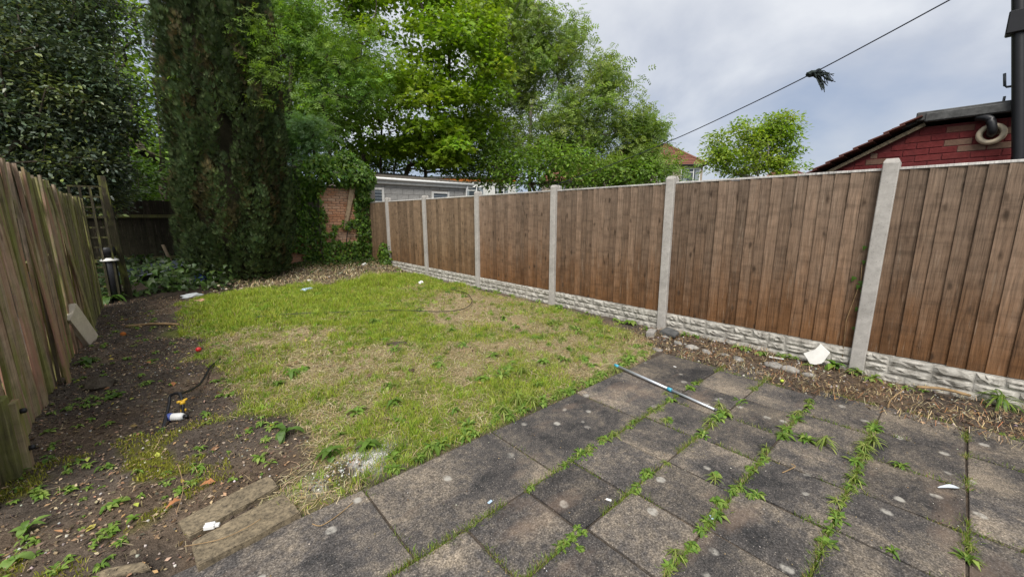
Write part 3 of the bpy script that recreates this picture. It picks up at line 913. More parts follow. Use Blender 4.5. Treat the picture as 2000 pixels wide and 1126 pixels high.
# tiled slope: overlapping rows of tiles, verge towards the fence
sl = math.atan(0.555)
tile_me = None
bm = bmesh.new(); box_bm(bm, (0.30, 0.20, 0.018), (0, 0, 0), None, 0.003); tile_me = bm_mesh('roof_tile', bm)
for r_ in range(9):
    yy = 1.66 - r_ * 0.135; zz = 2.02 + r_ * 0.135 * 0.555
    for c in range(6):
        o = link('roof_tile', tile_me, M['tile'], rb, (-0.02 + c * 0.302 + (0.15 if False else 0), yy, zz))
        o.rotation_euler = (-sl + R(7), 0, R(random.uniform(-.8, .8)))
bmv = bmesh.new(); 
vb = box('verge_board', (0.03, 1.28, 0.04), (-0.035, 1.02, 2.265), M['cream'], rb)
vb.rotation_euler = (-sl, 0, 0); vb.data.materials[0] = M['rust_stone']
fl = box('flat_roof', (3.4, 1.35, 0.10), (1.6, -0.13, 2.66), M['felt'], rb, None, 0.01)
ke = box('roof_kerb', (0.07, 1.30, 0.10), (-0.075, -0.18, 2.64), M['felt'], rb, None, 0.012)
box('flat_roof_edge', (0.3, 0.14, 0.05), (0.1, 0.60, 2.60), M['felt'], rb, Matrix.Rotation(-0.4, 4, 'X'))
lw = box('roof_lip', (0.32, 0.22, 0.03), (0.1, 0.64, 2.59), M['black'], rb); lw.rotation_euler = (-0.35, 0, 0)
# flue pipe with cream collar
V, F = [], []
for j in range(24):
    a = 2 * PI * j / 24
    for r_, xx in ((0.062, -0.03), (0.075, -0.055), (0.105, -0.05), (0.115, -0.02)):
        V.append((xx, r_ * math.cos(a), r_ * math.sin(a)))
for j in range(24):
    k = (j + 1) % 24
    for q in range(3): F.append((4 * j + q, 4 * k + q, 4 * k + q + 1, 4 * j + q + 1))
me = bpy.data.meshes.new('flue_collar'); me.from_pydata(V, [], F); me.update()
for p in me.polygons: p.use_smooth = True
fc = link('flue_collar', me, M['cream'], rb, (0, -0.07, 2.39))
tube('flue_pipe', spline([(0.03, -0.07, 2.39), (-0.07, -0.07, 2.395), (-0.10, -0.065, 2.45), (-0.09, -0.03, 2.545), (-0.05, 0.06, 2.58)]), 0.038, M['black'], rb, 10)

hs = empty('dark_house', (7.0, -0.3, 0)); tag(hs, 'dark house corner with black pipes at the right edge', 'house')
bm = bmesh.new()
pts = [(-0.62, 0), (-4.0, 0), (-4.0, 6.0), (-0.62, 6.0)]
box_bm(bm, (4.0, 3.0, 6.0), (2.2, -1.86, 3.0))
link('wall', bm_mesh('wall', bm), M['dark_wall'], hs)
pp_ = [onX(1990, q, 6.86) - np.array([7.0, -0.3, 0]) for q in (420, 300, 200, 100, 0, -80, -160)]
pp_[0][2] = 0
tube('drain_pipe', pp_, 0.05, M['black'], hs, 10)
hq = onX(1989, 44, 6.86) - np.array([7.0, -0.3, 0])
box('hopper', (0.15, 0.15, 0.22), tuple(hq), M['black'], hs, None, 0.01)
tube('waste_pipe', spline([(0.0, 0.10, 2.60), (-0.03, 0.10, 2.75), (-0.03, 0.08, 3.0)]), 0.03, M['white_old'], hs, 10)
tube('soil_branch', spline([(-0.08, 0.03, 2.60), (-0.1, 0.0, 2.75), (-0.1, -0.05, 2.85)]), 0.04, M['black'], hs, 10)
tube('overflow_pipe', [(0.1, 0.10, 2.885), (0.1, 0.19, 2.885), (0.1, 0.205, 2.90), (0.1, 0.225, 3.03)], 0.012, M['tub'], hs, 8)
tube('vent_stub', [(0.1, 0.19, 2.68), (0.1, 0.19, 2.79)], 0.011, M['tub'], hs, 8)
for q in range(12):
    box('eave_slate', (0.3, 0.05, 0.03), (-0.0, 0.10 - 0.012 * q, 2.80 + q * 0.10), M['dark_wall'], hs, Matrix.Rotation(R(random.uniform(-6, 6)), 4, 'X'))

# ================================================================== FAR HOUSES
def window_part(parent, x, z, w, h, y):
    wv = box('window', (w, 0.06, h), (x, y, z), M['glass'], parent)
    for s in (-1, 1):
        box('frame', (0.09, 0.08, h + 0.1), (s * w / 2, -0.02, 0), M['white'], wv)
        box('frame', (w - 0.09, 0.078, 0.09), (0, -0.02, s * h / 2), M['white'], wv)
    box('mullion', (0.09, 0.08, h - 0.1), (w * 0.16, -0.022, 0), M['white'], wv)
    box('transom', (w * 0.56, 0.07, 0.07), (-w * 0.13, -0.022, h * 0.22), M['white'], wv)
    for s in (-0.3, 0.36): box('curtain', (w * 0.2, 0.01, h * 0.9), (w * s, -0.036, -0.02), M['curtain'], wv)
    return wv
def hip_house(name, pos, rz, w, dp, eave, ridge, wall_m, label, wins, ridge_len=0.4):
    root = empty(name, pos, rz); tag(root, label, 'house')
    box('wall', (w, dp, eave), (0, dp / 2, eave / 2), wall_m, root)
    ov = 0.35; rl = w * ridge_len / 2
    v = [(-w / 2 - ov, -ov, eave), (w / 2 + ov, -ov, eave), (w / 2 + ov, dp + ov, eave), (-w / 2 - ov, dp + ov, eave), (-rl, dp / 2, ridge), (rl, dp / 2, ridge)]
    f = [(0, 1, 5, 4), (1, 2, 5), (2, 3, 4, 5), (3, 0, 4)]
    me = bpy.data.meshes.new('roof'); me.from_pydata(v, [], f)
    r_ = link('roof', me, M['tile_brown'], root)
    r_.modifiers.new('t', 'SOLIDIFY').thickness = 0.1
    # tile courses laid on the front and side slopes
    V = []; F = []
    def courses(A, B, T0, T1, n):
        A, B, T0, T1 = map(np.array, (A, B, T0, T1))
        nrm = np.cross(B - A, T0 - A); nrm = nrm / np.linalg.norm(nrm)
        for k in range(n):
            t0, t1 = k / n, (k + 1) / n
            p = [A + (T0 - A) * t0 + nrm * 0.10, B + (T1 - B) * t0 + nrm * 0.10, B + (T1 - B) * t1 + nrm * 0.03, A + (T0 - A) * t1 + nrm * 0.03, A + (T0 - A) * t0, B + (T1 - B) * t0]
            i = len(V); V.extend([tuple(x) for x in p]); F.append((i, i + 1, i + 2, i + 3)); F.append((i, i + 4, i + 5, i + 1))
    courses(v[0], v[1], v[4], v[5], 14); courses(v[1], v[2], v[5], v[5], 14)
    me = bpy.data.meshes.new('tile_courses'); me.from_pydata(V, [], F); link('tile_courses', me, M['tile_brown'], r_)
    for a, b_ in ((4, 5), (1, 5), (0, 4)):
        tube('ridge_tiles', [np.array(v[a]) + (0, 0, .08), np.array(v[b_]) + (0, 0, .08)], 0.13, M['tile_brown'], r_, 8)
    box('gutter', (w + 0.8, 0.12, 0.12), (0, -ov - 0.05, eave - 0.02), M['black'], root)
    for q in wins: window_part(root, q[0], q[1], q[2], q[3], -0.01)
    return root
hp = at(1270, 400, 44); hp[2] = 0
hip_house('semi_house', hp, -R(50), 10.5, 8.5, 6.95, 9.75, M['render_wall'], 'house with brown hipped tile roof and white window behind the fence', [(4.0, 5.9, 1.9, 1.35), (-2.0, 5.9, 1.9, 1.35), (1.2, 5.9, 1.3, 1.2)], 0.42)
hp = at(1540, 400, 62); hp[2] = 0
hip_house('distant_house', hp, -R(60), 9, 8, 6.2, 8.6, M['render_wall'], 'distant tan roofed house mostly hidden behind the small tree', [(-2, 5, 1.6, 1.3)], 0.4)
hp = at(925, 400, 42); hp[2] = 0
sb = empty('white_building', hp, -R(38)); tag(sb, 'white building with bluish windows glimpsed between the tree trunks', 'building')
box('wall', (9, 7, 5.4), (0, 3.5, 2.7), M['render_white'], sb)
box('band', (9.1, 0.06, 0.3), (0, -0.04, 5.25), M['orange'], sb)
box('roof', (9.3, 7.3, 0.2), (0, 3.5, 5.51), M['felt'], sb)
for q in ((-3, 3.9, 2.0, 1.3), (0.0, 3.9, 2.2, 1.3), (3.0, 3.9, 1.5, 1.3)): window_part(sb, q[0], q[1], q[2], q[3], -0.01)
hp = at(1130, 400, 48); hp[2] = 0
hip_house('terrace_house', hp, -R(45), 9, 8, 5.6, 8.4, M['render_wall'], 'brown roofed house glimpsed through the ash tree', [(-2.4, 4.4, 1.8, 1.3), (1.8, 4.4, 1.8, 1.3)], 0.5)

# ================================================================== FOLIAGE
def norm(a): return a / (np.linalg.norm(a, axis=-1, keepdims=True) + 1e-9)
def inst(tv, tf, pos, fwd, up, scale, col, colvar=None):
    """template: tip along +Y, normal +Z"""
    N = len(pos)
    f = norm(fwd); x = norm(np.cross(f, up)); z = np.cross(x, f)
    Rm = np.stack([x, f, z], axis=-1)                     # N,3,3
    V = np.einsum('nij,kj->nki', Rm, tv) * scale[:, None, None] + pos[:, None]
    F = (tf[None] + (np.arange(N) * len(tv))[:, None, None]).reshape(-1, tf.shape[1])
    Cc = np.repeat(col, len(tv), axis=0)
    return V.reshape(-1, 3), F, Cc
def merge(parts):
    V, F, Cc = [], [], []; o = 0
    for v, f, c in parts:
        V.append(v); F.append(f + o); Cc.append(c); o += len(v)
    return np.concatenate(V), np.concatenate(F), np.concatenate(Cc)
# leaf templates (triangles)
T_OVAL = (np.array([(0, 0, 0), (0.26, 0.4, 0.06), (0, 0.45, -0.02), (-0.26, 0.4, 0.06), (0, 1, -0.05)]), np.array([(0, 1, 2), (0, 2, 3), (2, 1, 4), (3, 2, 4)]))
def star_leaf():
    ang = [-100, -62, -40, -18, 0, 18, 40, 62, 100]; rr = [0.42, 0.36, 0.78, 0.5, 1.0, 0.5, 0.78, 0.36, 0.42]
    v = [(0, 0, 0.02)] + [(r * math.sin(R(a)), r * math.cos(R(a)) * 0.85 + 0.15, -0.10 * r * (1 if k % 2 else 1.4)) for k, (a, r) in enumerate(zip(ang, rr))]
    f = [(0, k + 2, k + 1) for k in range(8)]
    return np.array(v), np.array(f)
T_STAR = star_leaf()
def pinnate(n=3):
    v, f = [], []
    for k in range(n):
        y = 0.18 + 0.62 * k / (n - 1)
        for s in (-1, 1):
            i = len(v)
            v += [(0, y, 0), (s * 0.17, y + 0.0, -0.01), (s * 0.38, y + 0.17, -0.09), (s * 0.18, y + 0.2, -0.01)]
            f += [(i, i + 1, i + 3) if s > 0 else (i, i + 3, i + 1), (i + 1, i + 2, i + 3) if s > 0 else (i + 3, i + 2, i + 1)]
    i = len(v); v += [(0, 0.8, 0), (0.08, 0.95, -0.02), (0, 1.15, -0.08), (-0.08, 0.95, -0.02)]; f += [(i, i + 1, i + 3), (i + 1, i + 2, i + 3)]
    return np.array(v), np.array(f)
T_PIN = pinnate()
def spray():
    v, f = [], []
    for a, L in ((-48, .62), (-24, .85), (0, 1.0), (24, .85), (48, .62)):
        i = len(v); s, c = math.sin(R(a)), math.cos(R(a))
        w = 0.085
        v += [(-c * w, s * w, 0), (c * w, -s * w, 0), (s * L, c * L, 0.10 * (1 - abs(a) / 48))]; f.append((i, i + 1, i + 2))
    return np.array(v), np.array(f)
T_SPRAY = spray()
T_IVY = (np.array([(0, 0, 0), (0.42, 0.12, 0), (0.26, 0.42, 0.03), (0, 1, 0), (-0.26, 0.42, 0.03), (-0.42, 0.12, 0), (0, 0.4, 0.08)]),
         np.array([(0, 1, 6), (1, 2, 6), (2, 3, 6), (3, 4, 6), (4, 5, 6), (5, 0, 6)]))

def pick(cols, n, jit=0.18):
    cols = np.array(cols, float)
    c = cols[RNG.integers(0, len(cols), n)]
    b = 1 + RNG.normal(0, jit, (n, 1)); h = 1 + RNG.normal(0, 0.06, (n, 3))
    return np.clip(c * np.clip(b, 0.45, 1.7) * h, 0.002, 1)
def lobes_px(lst, depth, dspread):
    """lobe list measured in the photograph, each given its own distance and real radius"""
    out_ = []
    for q in lst:
        x, y, rx, ry = q[:4]; d = depth + (q[4] if len(q) > 4 else 0)
        c = at(x, y, d); s = d / 767.0
        out_.append((c, rx * s, ry * s, dspread * 0.5 * (rx + ry) * s))
    return out_
VIEW = np.array([math.sin(YAW), math.cos(YAW), 0]); SIDE = np.array([math.cos(YAW), -math.sin(YAW), 0]); ZUP = np.array([0, 0, 1.0])
def sample_lobes(lobes, n, shell=0.55):
    vol = np.array([a * b_ * c for (_, a, b_, c) in lobes]) ** 0.75; vol /= vol.sum()
    k = RNG.choice(len(lobes), n, p=vol)
    u = norm(RNG.normal(size=(n, 3))); r = (shell + (1 - shell) * RNG.random((n, 1))) ** 1.0
    r = np.where(RNG.random((n, 1)) < 0.25, RNG.random((n, 1)) ** 0.5, r)
    C0 = np.array([l_[0] for l_ in lobes])[k]; A = np.array([l_[1:] for l_ in lobes])[k]
    u = u * r
    return C0 + u[:, :1] * A[:, :1] * SIDE + u[:, 1:2] * A[:, 1:2] * ZUP + u[:, 2:] * A[:, 2:] * VIEW, k
def skeleton(stems, tips, r_tip, r_trunk, step=0.6, wig=0.08, up=0.35):
    """tubes for trunk stems and limbs that reach every tip"""
    P = []; par = []
    for st in stems:
        st = spline(st, 5); i0 = len(P)
        for j, p in enumerate(st): P.append(np.array(p) - (ZUP * 0.35 if j == 0 else 0)); par.append((-1 if i0 == 0 else 0) if j == 0 else i0 + j - 1)
    nst = len(P)
    base = np.mean([s[0] for s in stems], axis=0)
    order = np.argsort(np.linalg.norm(tips - base, axis=1))
    for t in tips[order]:
        A = np.array(P); dvec = t - A
        dd = np.linalg.norm(dvec, axis=1)
        cost = dd * (1 + up * np.clip(-(dvec[:, 2]) / (dd + 1e-6), 0, 1) * 2) + 0.12 * np.linalg.norm(A - base, axis=1)
        cost[:2] += 50 if len(P) > 4 else 0
        b0 = int(np.argmin(cost)); p0 = P[b0]
        n = max(1, int(np.linalg.norm(t - p0) / step))
        last = b0
        for k in range(1, n + 1):
            f_ = k / n
            q = p0 + (t - p0) * f_ + ZUP * (0.18 * np.linalg.norm(t - p0) * f_ * (1 - f_)) * (-1 if t[2] > p0[2] + 1 else 1)
            if k < n: q = q + RNG.normal(0, wig, 3)
            P.append(q); par.append(last); last = len(P) - 1
    cnt = np.ones(len(P))
    for i in range(len(P) - 1, -1, -1):
        if par[i] >= 0: cnt[par[i]] += cnt[i]
    rad = r_tip * np.sqrt(cnt); mxr = rad.max(); rad = np.minimum(rad * min(1.0, r_trunk / mxr) if mxr > r_trunk else rad, r_trunk)
    rad = np.maximum(rad, r_tip * 0.8)
    P = np.array(P); par = np.array(par)
    ii = np.where(par >= 0)[0]
    A, B = P[par[ii]], P[ii]; ra, rb_ = np.minimum(rad[par[ii]], rad[ii] * 1.35), rad[ii]
    T = norm(B - A); ref = np.where(np.abs(T[:, 2:3]) > 0.9, np.array([[1.0, 0, 0]]), np.array([[0, 0, 1.0]]))
    N = norm(np.cross(T, ref)); Bn = np.cross(T, N)
    n = 6; th = np.linspace(0, 2 * PI, n, endpoint=False)
    ring = np.cos(th)[None, :, None] * N[:, None] + np.sin(th)[None, :, None] * Bn[:, None]
    V = np.concatenate([A[:, None] + ring * ra[:, None, None], B[:, None] + ring * rb_[:, None, None]], axis=1).reshape(-1, 3)
    j = np.arange(n); q = np.stack([j, (j + 1) % n, n + (j + 1) % n, n + j], -1)
    F = (q[None] + (np.arange(len(ii)) * 2 * n)[:, None, None]).reshape(-1, 4)
    return V, F
def tree(name, base, stems, lobes, nclus, nleaf, tmpl, lsize, cols, label, mat='leaf', bark='bark', cr=0.5, flat=0.5, droop=0.2, r_tip=0.01, r_trunk=0.2, shell=0.55, jit=0.18, cjit=0.14, group=None, cat='tree', wander=0.08):
    root = empty(name, base); tag(root, label, cat, group)
    cen, k = sample_lobes(lobes, nclus, shell)
    V, F = skeleton(stems, cen, r_tip, r_trunk, wig=wander)
    b_ = np.array(base)
    link('trunk', tri_mesh('trunk', V - b_, F, None, True), M[bark], root)
    ci = np.repeat(np.arange(nclus), nleaf)
    n = len(ci)
    off = np.clip(RNG.normal(size=(n, 3)), -1.7, 1.7) * np.array([1, 1, flat]) * cr * (0.6 + 0.8 * RNG.random((nclus, 1)))[ci]
    pos = cen[ci] + off
    out_ = norm(off * np.array([1, 1, 0.6]) + 0.4 * RNG.normal(size=(n, 3)) * cr)
    fwd = norm(out_ + np.array([0, 0, -droop]) + 0.35 * RNG.normal(size=(n, 3)))
    up = norm(np.array([0, 0, 1.0]) + 0.45 * RNG.normal(size=(n, 3)))
    cc = pick(cols, nclus, cjit)[ci] * 0.65 + pick(cols, n, jit) * 0.35
    cc = np.clip(cc * (1 + RNG.normal(0, jit, (n, 1))), 0.003, 1)
    Vl, Fl, Cl = inst(tmpl[0], tmpl[1], pos - b_, fwd, up, lsize * (0.7 + 0.6 * RNG.random(n)), cc)
    link('crown', tri_mesh('crown', Vl, Fl, Cl), M[mat], root)
    return root

# sycamore behind the brick wall
syc = lobes_px([(760, 60, 190, 120), (885, 120, 110, 100, -1), (650, 175, 110, 80, -1), (800, 205, 120, 75, -1.5), (620, 40, 110, 100, 1), (760, -110, 210, 130, 1),
                (940, 215, 45, 60), (690, 275, 80, 40, -1.5), (900, 30, 90, 90, 0.5), (560, 160, 70, 110, 1), (700, 305, 60, 32, 1.5), (770, 312, 45, 20, 2), (900, 305, 45, 35, 2), (945, 320, 35, 30, 2), (860, 240, 60, 40, 1)], 19, 0.75)
b0 = at(748, 330, 20); b0[2] = 0
st = [[b0 + (i * .45 - .7, i * .2, 0), b0 + (i * .5 - .7, 0, 2.2), b0 + (i * .8 - .9, 0, 4.2), b0 + (i * 1.4 - 1.4, -0.3, 6.5)] for i in range(4)]
SY = [(0.17, 0.27, 0.02), (0.21, 0.32, 0.025), (0.13, 0.22, 0.018), (0.25, 0.35, 0.03)]
tree('sycamore_tree', b0, st, syc, 330, 115, T_STAR, 0.2, SY, 'tall bright green sycamore with several trunks behind the brick wall', cr=0.5, flat=0.3, droop=0.35, r_trunk=0.2, r_tip=0.012)
# low bright branch over the garage roof, its own young tree
yl = lobes_px([(835, 272, 55, 32), (790, 290, 35, 22), (880, 295, 30, 22), (850, 310, 35, 16)], 17.5, 1.0)
b1 = at(815, 330, 19.6); b1[2] = 0
tree('young_sycamore', b1, [[b1, b1 + (0, 0, 1.8), b1 + (0.1, -0.6, 3.4)]], yl, 50, 75, T_STAR, 0.22, [(0.23, 0.34, 0.025), (0.27, 0.38, 0.03), (0.18, 0.29, 0.025)], 'young yellow green sycamore spreading low over the outbuilding roof', cr=0.3, flat=0.35, droop=0.35, r_trunk=0.09)
# ash trees beyond the fence
ash = lobes_px([(1000, 80, 100, 120), (1075, 115, 85, 95), (1165, 175, 72, 65, -1), (1080, 250, 120, 70), (1220, 232, 60, 65, -1), (1010, -70, 95, 100, 1), (970, 200, 70, 110, 1), (1150, 295, 110, 40), (990, 310, 60, 45), (1115, 60, 30, 50), (1248, 262, 36, 48, -1), (1180, 135, 25, 35)], 23, 0.8)
b2 = at(1030, 390, 23); b2[2] = 0
st = [[b2 + (x, y_, 0), b2 + (x * 1.2, y_, 3), b2 + (x * 1.5, y_ * 1.4, 5.5), b2 + (x * 1.7, y_ * 1.5, 7.5)] for x, y_ in ((-1.0, 1.0), (0.3, 0.2), (1.5, -1.4), (2.6, -2.2))]
AS = [(0.20, 0.285, 0.07), (0.24, 0.325, 0.085), (0.165, 0.245, 0.065), (0.27, 0.34, 0.08)]
tree('ash_tree', b2, st, ash, 640, 33, T_PIN, 0.36, AS, 'large feathery ash tree with many grey stems rising beyond the fence', bark='bark_grey', cr=0.34, flat=0.75, droop=0.6, r_trunk=0.18, r_tip=0.018, shell=0.35)
ash2 = lobes_px([(1262, 285, 30, 42), (1280, 252, 14, 24), (1260, 330, 70, 28), (1205, 335, 60, 28), (1275, 325, 20, 25)], 21, 0.9)
b3 = at(1265, 390, 21); b3[2] = 0
tree('ash_sapling', b3, [[b3, b3 + (0, 0, 1.5), b3 + (0.2, 0, 3)]], ash2, 85, 32, T_PIN, 0.36, [(0.19, 0.28, 0.06), (0.23, 0.32, 0.07), (0.16, 0.24, 0.055)], 'light green ash sapling at the right foot of the large ash', bark='bark_grey', cr=0.35, flat=0.7, droop=0.3, r_trunk=0.07)
under = lobes_px([(1010, 330, 75, 35), (1100, 325, 85, 40), (960, 290, 30, 50), (1160, 335, 70, 32), (1240, 340, 60, 26), (1050, 300, 60, 30)], 20, 0.8)
b4 = at(1060, 390, 20); b4[2] = 0
tree('elder_bush', b4, [[b4, b4 + (0, 0, 1.0), b4 + (0.1, 0, 2.0)]], under, 160, 46, T_OVAL, 0.2, [(0.15, 0.26, 0.04), (0.12, 0.21, 0.04), (0.19, 0.29, 0.045)], 'leafy green bush filling the gap under the ash just above the fence', cr=0.4, flat=0.7, r_trunk=0.08, cat='bush')
# small round tree by the red building
sm_ = lobes_px([(1440, 285, 62, 42), (1520, 255, 36, 38), (1402, 315, 32, 28), (1540, 310, 24, 30), (1480, 250, 45, 26), (1470, 325, 85, 22), (1510, 285, 50, 40)], 27, 0.8)
b5 = at(1475, 395, 27); b5[2] = 0
tree('maple_tree', b5, [[b5, b5 + (0, 0, 2), b5 + (0.2, 0, 4.0)], [b5 + (0.6, -.6, 0), b5 + (0.9, -.9, 2.5), b5 + (1.4, -1.4, 4.6)]], sm_, 150, 70, T_OVAL, 0.24, [(0.21, 0.31, 0.035), (0.26, 0.36, 0.045), (0.16, 0.26, 0.035), (0.30, 0.38, 0.05)], 'small rounded light green tree standing between the house and red building', bark='bark_grey', cr=0.36, flat=0.5, droop=0.2, r_trunk=0.13, r_tip=0.016)
# dark ash by the conifer
da = lobes_px([(560, 110, 75, 90), (640, 190, 70, 65), (545, 235, 60, 40), (555, 10, 90, 60), (690, 120, 60, 80), (610, 265, 60, 35)], 14.6, 0.7)
b6 = at(600, 480, 15.2); b6[2] = 0
tree('rowan_tree', b6, [[b6, b6 + (0, 0, 2.4), b6 + (-.2, 0, 4.4), b6 + (0.1, 0.2, 7)], [b6 + (.9, 0, 0), b6 + (1, 0, 3), b6 + (1.5, .2, 6)]], da, 150, 45, T_PIN, 0.27, [(0.14, 0.24, 0.05), (0.18, 0.29, 0.055), (0.11, 0.2, 0.045), (0.2, 0.31, 0.055)], 'darker green feathery tree between the conifer and the bright sycamore', cr=0.42, flat=0.6, droop=0.5, r_trunk=0.13)
# blue green shrub beside conifer
bs = lobes_px([(540, 262, 50, 42), (585, 300, 40, 28), (515, 285, 30, 24), (610, 260, 30, 30)], 12.2, 0.8)
b7 = np.array([2.6, 12.95, 0.0])
tree('rose_briar', b7, [[b7, b7 + (0, 0, 1.5), b7 + (0, -.2, 2.8)]], bs, 70, 70, T_PIN, 0.15, [(0.12, 0.22, 0.085), (0.15, 0.26, 0.095), (0.10, 0.19, 0.07)], 'blue green fine leaved shrub arching over the wall beside the conifer', cr=0.25, flat=0.6, droop=0.5, r_trunk=0.05, cat='shrub')
# trees behind the left side
dl = lobes_px([(235, 60, 55, 80, 2), (250, 160, 45, 60, 1), (215, 250, 60, 60, 0), (270, 300, 45, 60), (150, -40, 200, 80, 3), (120, 120, 130, 140, 3), (260, 400, 60, 30, 1)], 13.5, 0.7)
b8 = at(265, 500, 13.5); b8[2] = 0
st = [[b8 + (x, y_, 0), b8 + (x * 1.1, y_, 2.5), b8 + (x * 1.3, y_, 5), b8 + (x * 1.6, y_, 8)] for x, y_ in ((-0.55, 0), (0.25, -1.2), (0.9, 0.4))]
tree('lime_tree', b8, st, dl, 190, 50, T_OVAL, 0.2, [(0.17, 0.27, 0.04), (0.21, 0.32, 0.045), (0.12, 0.21, 0.035)], 'shaded leafy tree with dark trunks between the holly and the conifer', cr=0.45, flat=0.5, r_trunk=0.14)
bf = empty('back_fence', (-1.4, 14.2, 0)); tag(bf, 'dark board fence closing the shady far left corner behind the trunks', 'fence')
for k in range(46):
    o = box('board', (0.128, 0.02, 1.9 + random.uniform(-.03, .03)), (-3.0 + k * 0.13, random.uniform(-.008, .008), 0.95), M['shade_dark'], bf)
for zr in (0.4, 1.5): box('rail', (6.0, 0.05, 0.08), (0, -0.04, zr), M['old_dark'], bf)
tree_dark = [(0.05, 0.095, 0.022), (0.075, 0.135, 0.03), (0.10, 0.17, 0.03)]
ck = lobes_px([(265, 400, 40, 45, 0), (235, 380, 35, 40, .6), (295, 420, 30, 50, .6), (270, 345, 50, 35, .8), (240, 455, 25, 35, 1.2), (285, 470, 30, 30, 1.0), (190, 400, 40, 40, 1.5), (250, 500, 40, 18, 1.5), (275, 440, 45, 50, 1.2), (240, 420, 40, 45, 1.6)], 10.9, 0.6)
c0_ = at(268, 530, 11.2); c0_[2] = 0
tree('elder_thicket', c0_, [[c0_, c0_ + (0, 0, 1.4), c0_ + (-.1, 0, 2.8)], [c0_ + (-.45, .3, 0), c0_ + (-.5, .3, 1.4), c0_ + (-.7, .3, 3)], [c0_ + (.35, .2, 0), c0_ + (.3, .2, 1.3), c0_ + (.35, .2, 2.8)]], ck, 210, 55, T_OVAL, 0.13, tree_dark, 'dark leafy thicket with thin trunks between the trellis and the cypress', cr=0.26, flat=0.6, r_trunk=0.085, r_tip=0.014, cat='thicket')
ck = lobes_px([(700, 315, 50, 25), (760, 322, 45, 18), (830, 325, 45, 16), (900, 322, 45, 28), (950, 330, 40, 28), (735, 295, 30, 30), (890, 290, 30, 30)], 23, 0.6)
c0_ = at(830, 400, 23.5); c0_[2] = 0
tree('hawthorn_hedge', c0_, [[c0_, c0_ + (0, 0, 1.6), c0_ + (-.1, 0, 3)]], ck, 120, 60, T_OVAL, 0.2, [(0.12, 0.2, 0.035), (0.09, 0.15, 0.03), (0.16, 0.25, 0.04)], 'green hedge showing between the outbuilding roof and the sycamore crown', cr=0.42, flat=0.6, r_trunk=0.08, cat='hedge')
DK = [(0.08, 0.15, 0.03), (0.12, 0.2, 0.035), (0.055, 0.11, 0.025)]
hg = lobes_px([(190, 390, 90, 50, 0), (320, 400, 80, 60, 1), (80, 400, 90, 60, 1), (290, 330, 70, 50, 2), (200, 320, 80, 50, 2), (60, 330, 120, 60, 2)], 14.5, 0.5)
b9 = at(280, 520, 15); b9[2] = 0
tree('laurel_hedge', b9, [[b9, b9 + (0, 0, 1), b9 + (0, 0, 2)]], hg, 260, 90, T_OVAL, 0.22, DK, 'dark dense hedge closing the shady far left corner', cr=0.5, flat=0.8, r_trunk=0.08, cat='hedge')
hg = lobes_px([(420, 280, 140, 120, 0), (100, 220, 200, 130, 0), (280, 220, 80, 120, -2), (520, 330, 80, 60, -1)], 21, 0.5)
b9 = at(330, 440, 21.5); b9[2] = 0
tree('beech_tree', b9, [[b9, b9 + (0, 0, 2), b9 + (0, 0, 5)], [b9 + (-4, 1.5, 0), b9 + (-4, 1.5, 3), b9 + (-4.4, 1.5, 6)]], hg, 170, 70, T_OVAL, 0.3, [(0.09, 0.16, 0.03), (0.12, 0.2, 0.035), (0.07, 0.12, 0.025)], 'broad green tree farthest behind the holly and the cypress', cr=0.7, flat=0.7, r_trunk=0.2)

# holly over the left fence
hl = lobes_px([(50, 140, 130, 130, 0), (165, 200, 85, 95, 0.4), (20, 280, 110, 75, -0.3), (140, 305, 85, 55, 0.3), (215, 240, 45, 60, 0.6), (90, 20, 150, 90, 0.5), (225, 330, 28, 40, 1.2), (-60, 60, 120, 150, 0), (90, 355, 70, 24, 0.2), (185, 350, 50, 45, 0.9), (130, 378, 50, 20, 0.6), (205, 385, 30, 22, 1.6)], 7.4, 0.7)
b10 = np.array([-3.2, 8.2, 0.0])
tree('holly_tree', b10, [[b10, b10 + (0, 0, 1.5), b10 + (0.2, -.2, 3), b10 + (0.4, -.4, 5)]], hl, 560, 115, T_OVAL, 0.092, [(0.10, 0.14, 0.09), (0.13, 0.17, 0.115), (0.08, 0.115, 0.07), (0.11, 0.15, 0.105), (0.10, 0.14, 0.09), (0.22, 0.26, 0.07)], 'dark glossy holly overhanging the left board fence', 'leaf_gloss', cr=0.21, flat=0.7, droop=0.15, r_trunk=0.055, r_tip=0.004, jit=0.22)

# conifer: billowing upright plumes on a column
cb0 = np.array([1.36, 11.12, 0.0])
con = empty('cypress_tree', cb0); tag(con, 'tall dark columnar cypress with brownish plumes at the end of the lawn', 'tree')
tube('trunk', [(0, 0, -0.1), (0.05, 0, 3), (0, 0, 8.5)], [0.18, 0.13, 0.03], M['bark'], con, 8)
def con_r(z): return np.interp(z, [0.0, 0.35, 0.9, 1.8, 3.0, 5.0, 7.0, 8.6, 9.4], [0.72, 0.95, 1.12, 1.2, 1.2, 1.08, 0.85, 0.45, 0.1])
parts = []; npl = 820
zc = ((np.arange(npl) + RNG.random(npl)) / npl) ** 0.92 * 9.0 + 0.12; th = np.arange(npl) * 2.39996 + RNG.normal(0, 0.12, npl)
rr = con_r(zc) * (0.70 + 0.29 * RNG.random(npl)) * (0.80 + 0.38 * fbm((th % (2 * PI)) * 1.1, zc * 0.8 + 30, 1.3, 2))
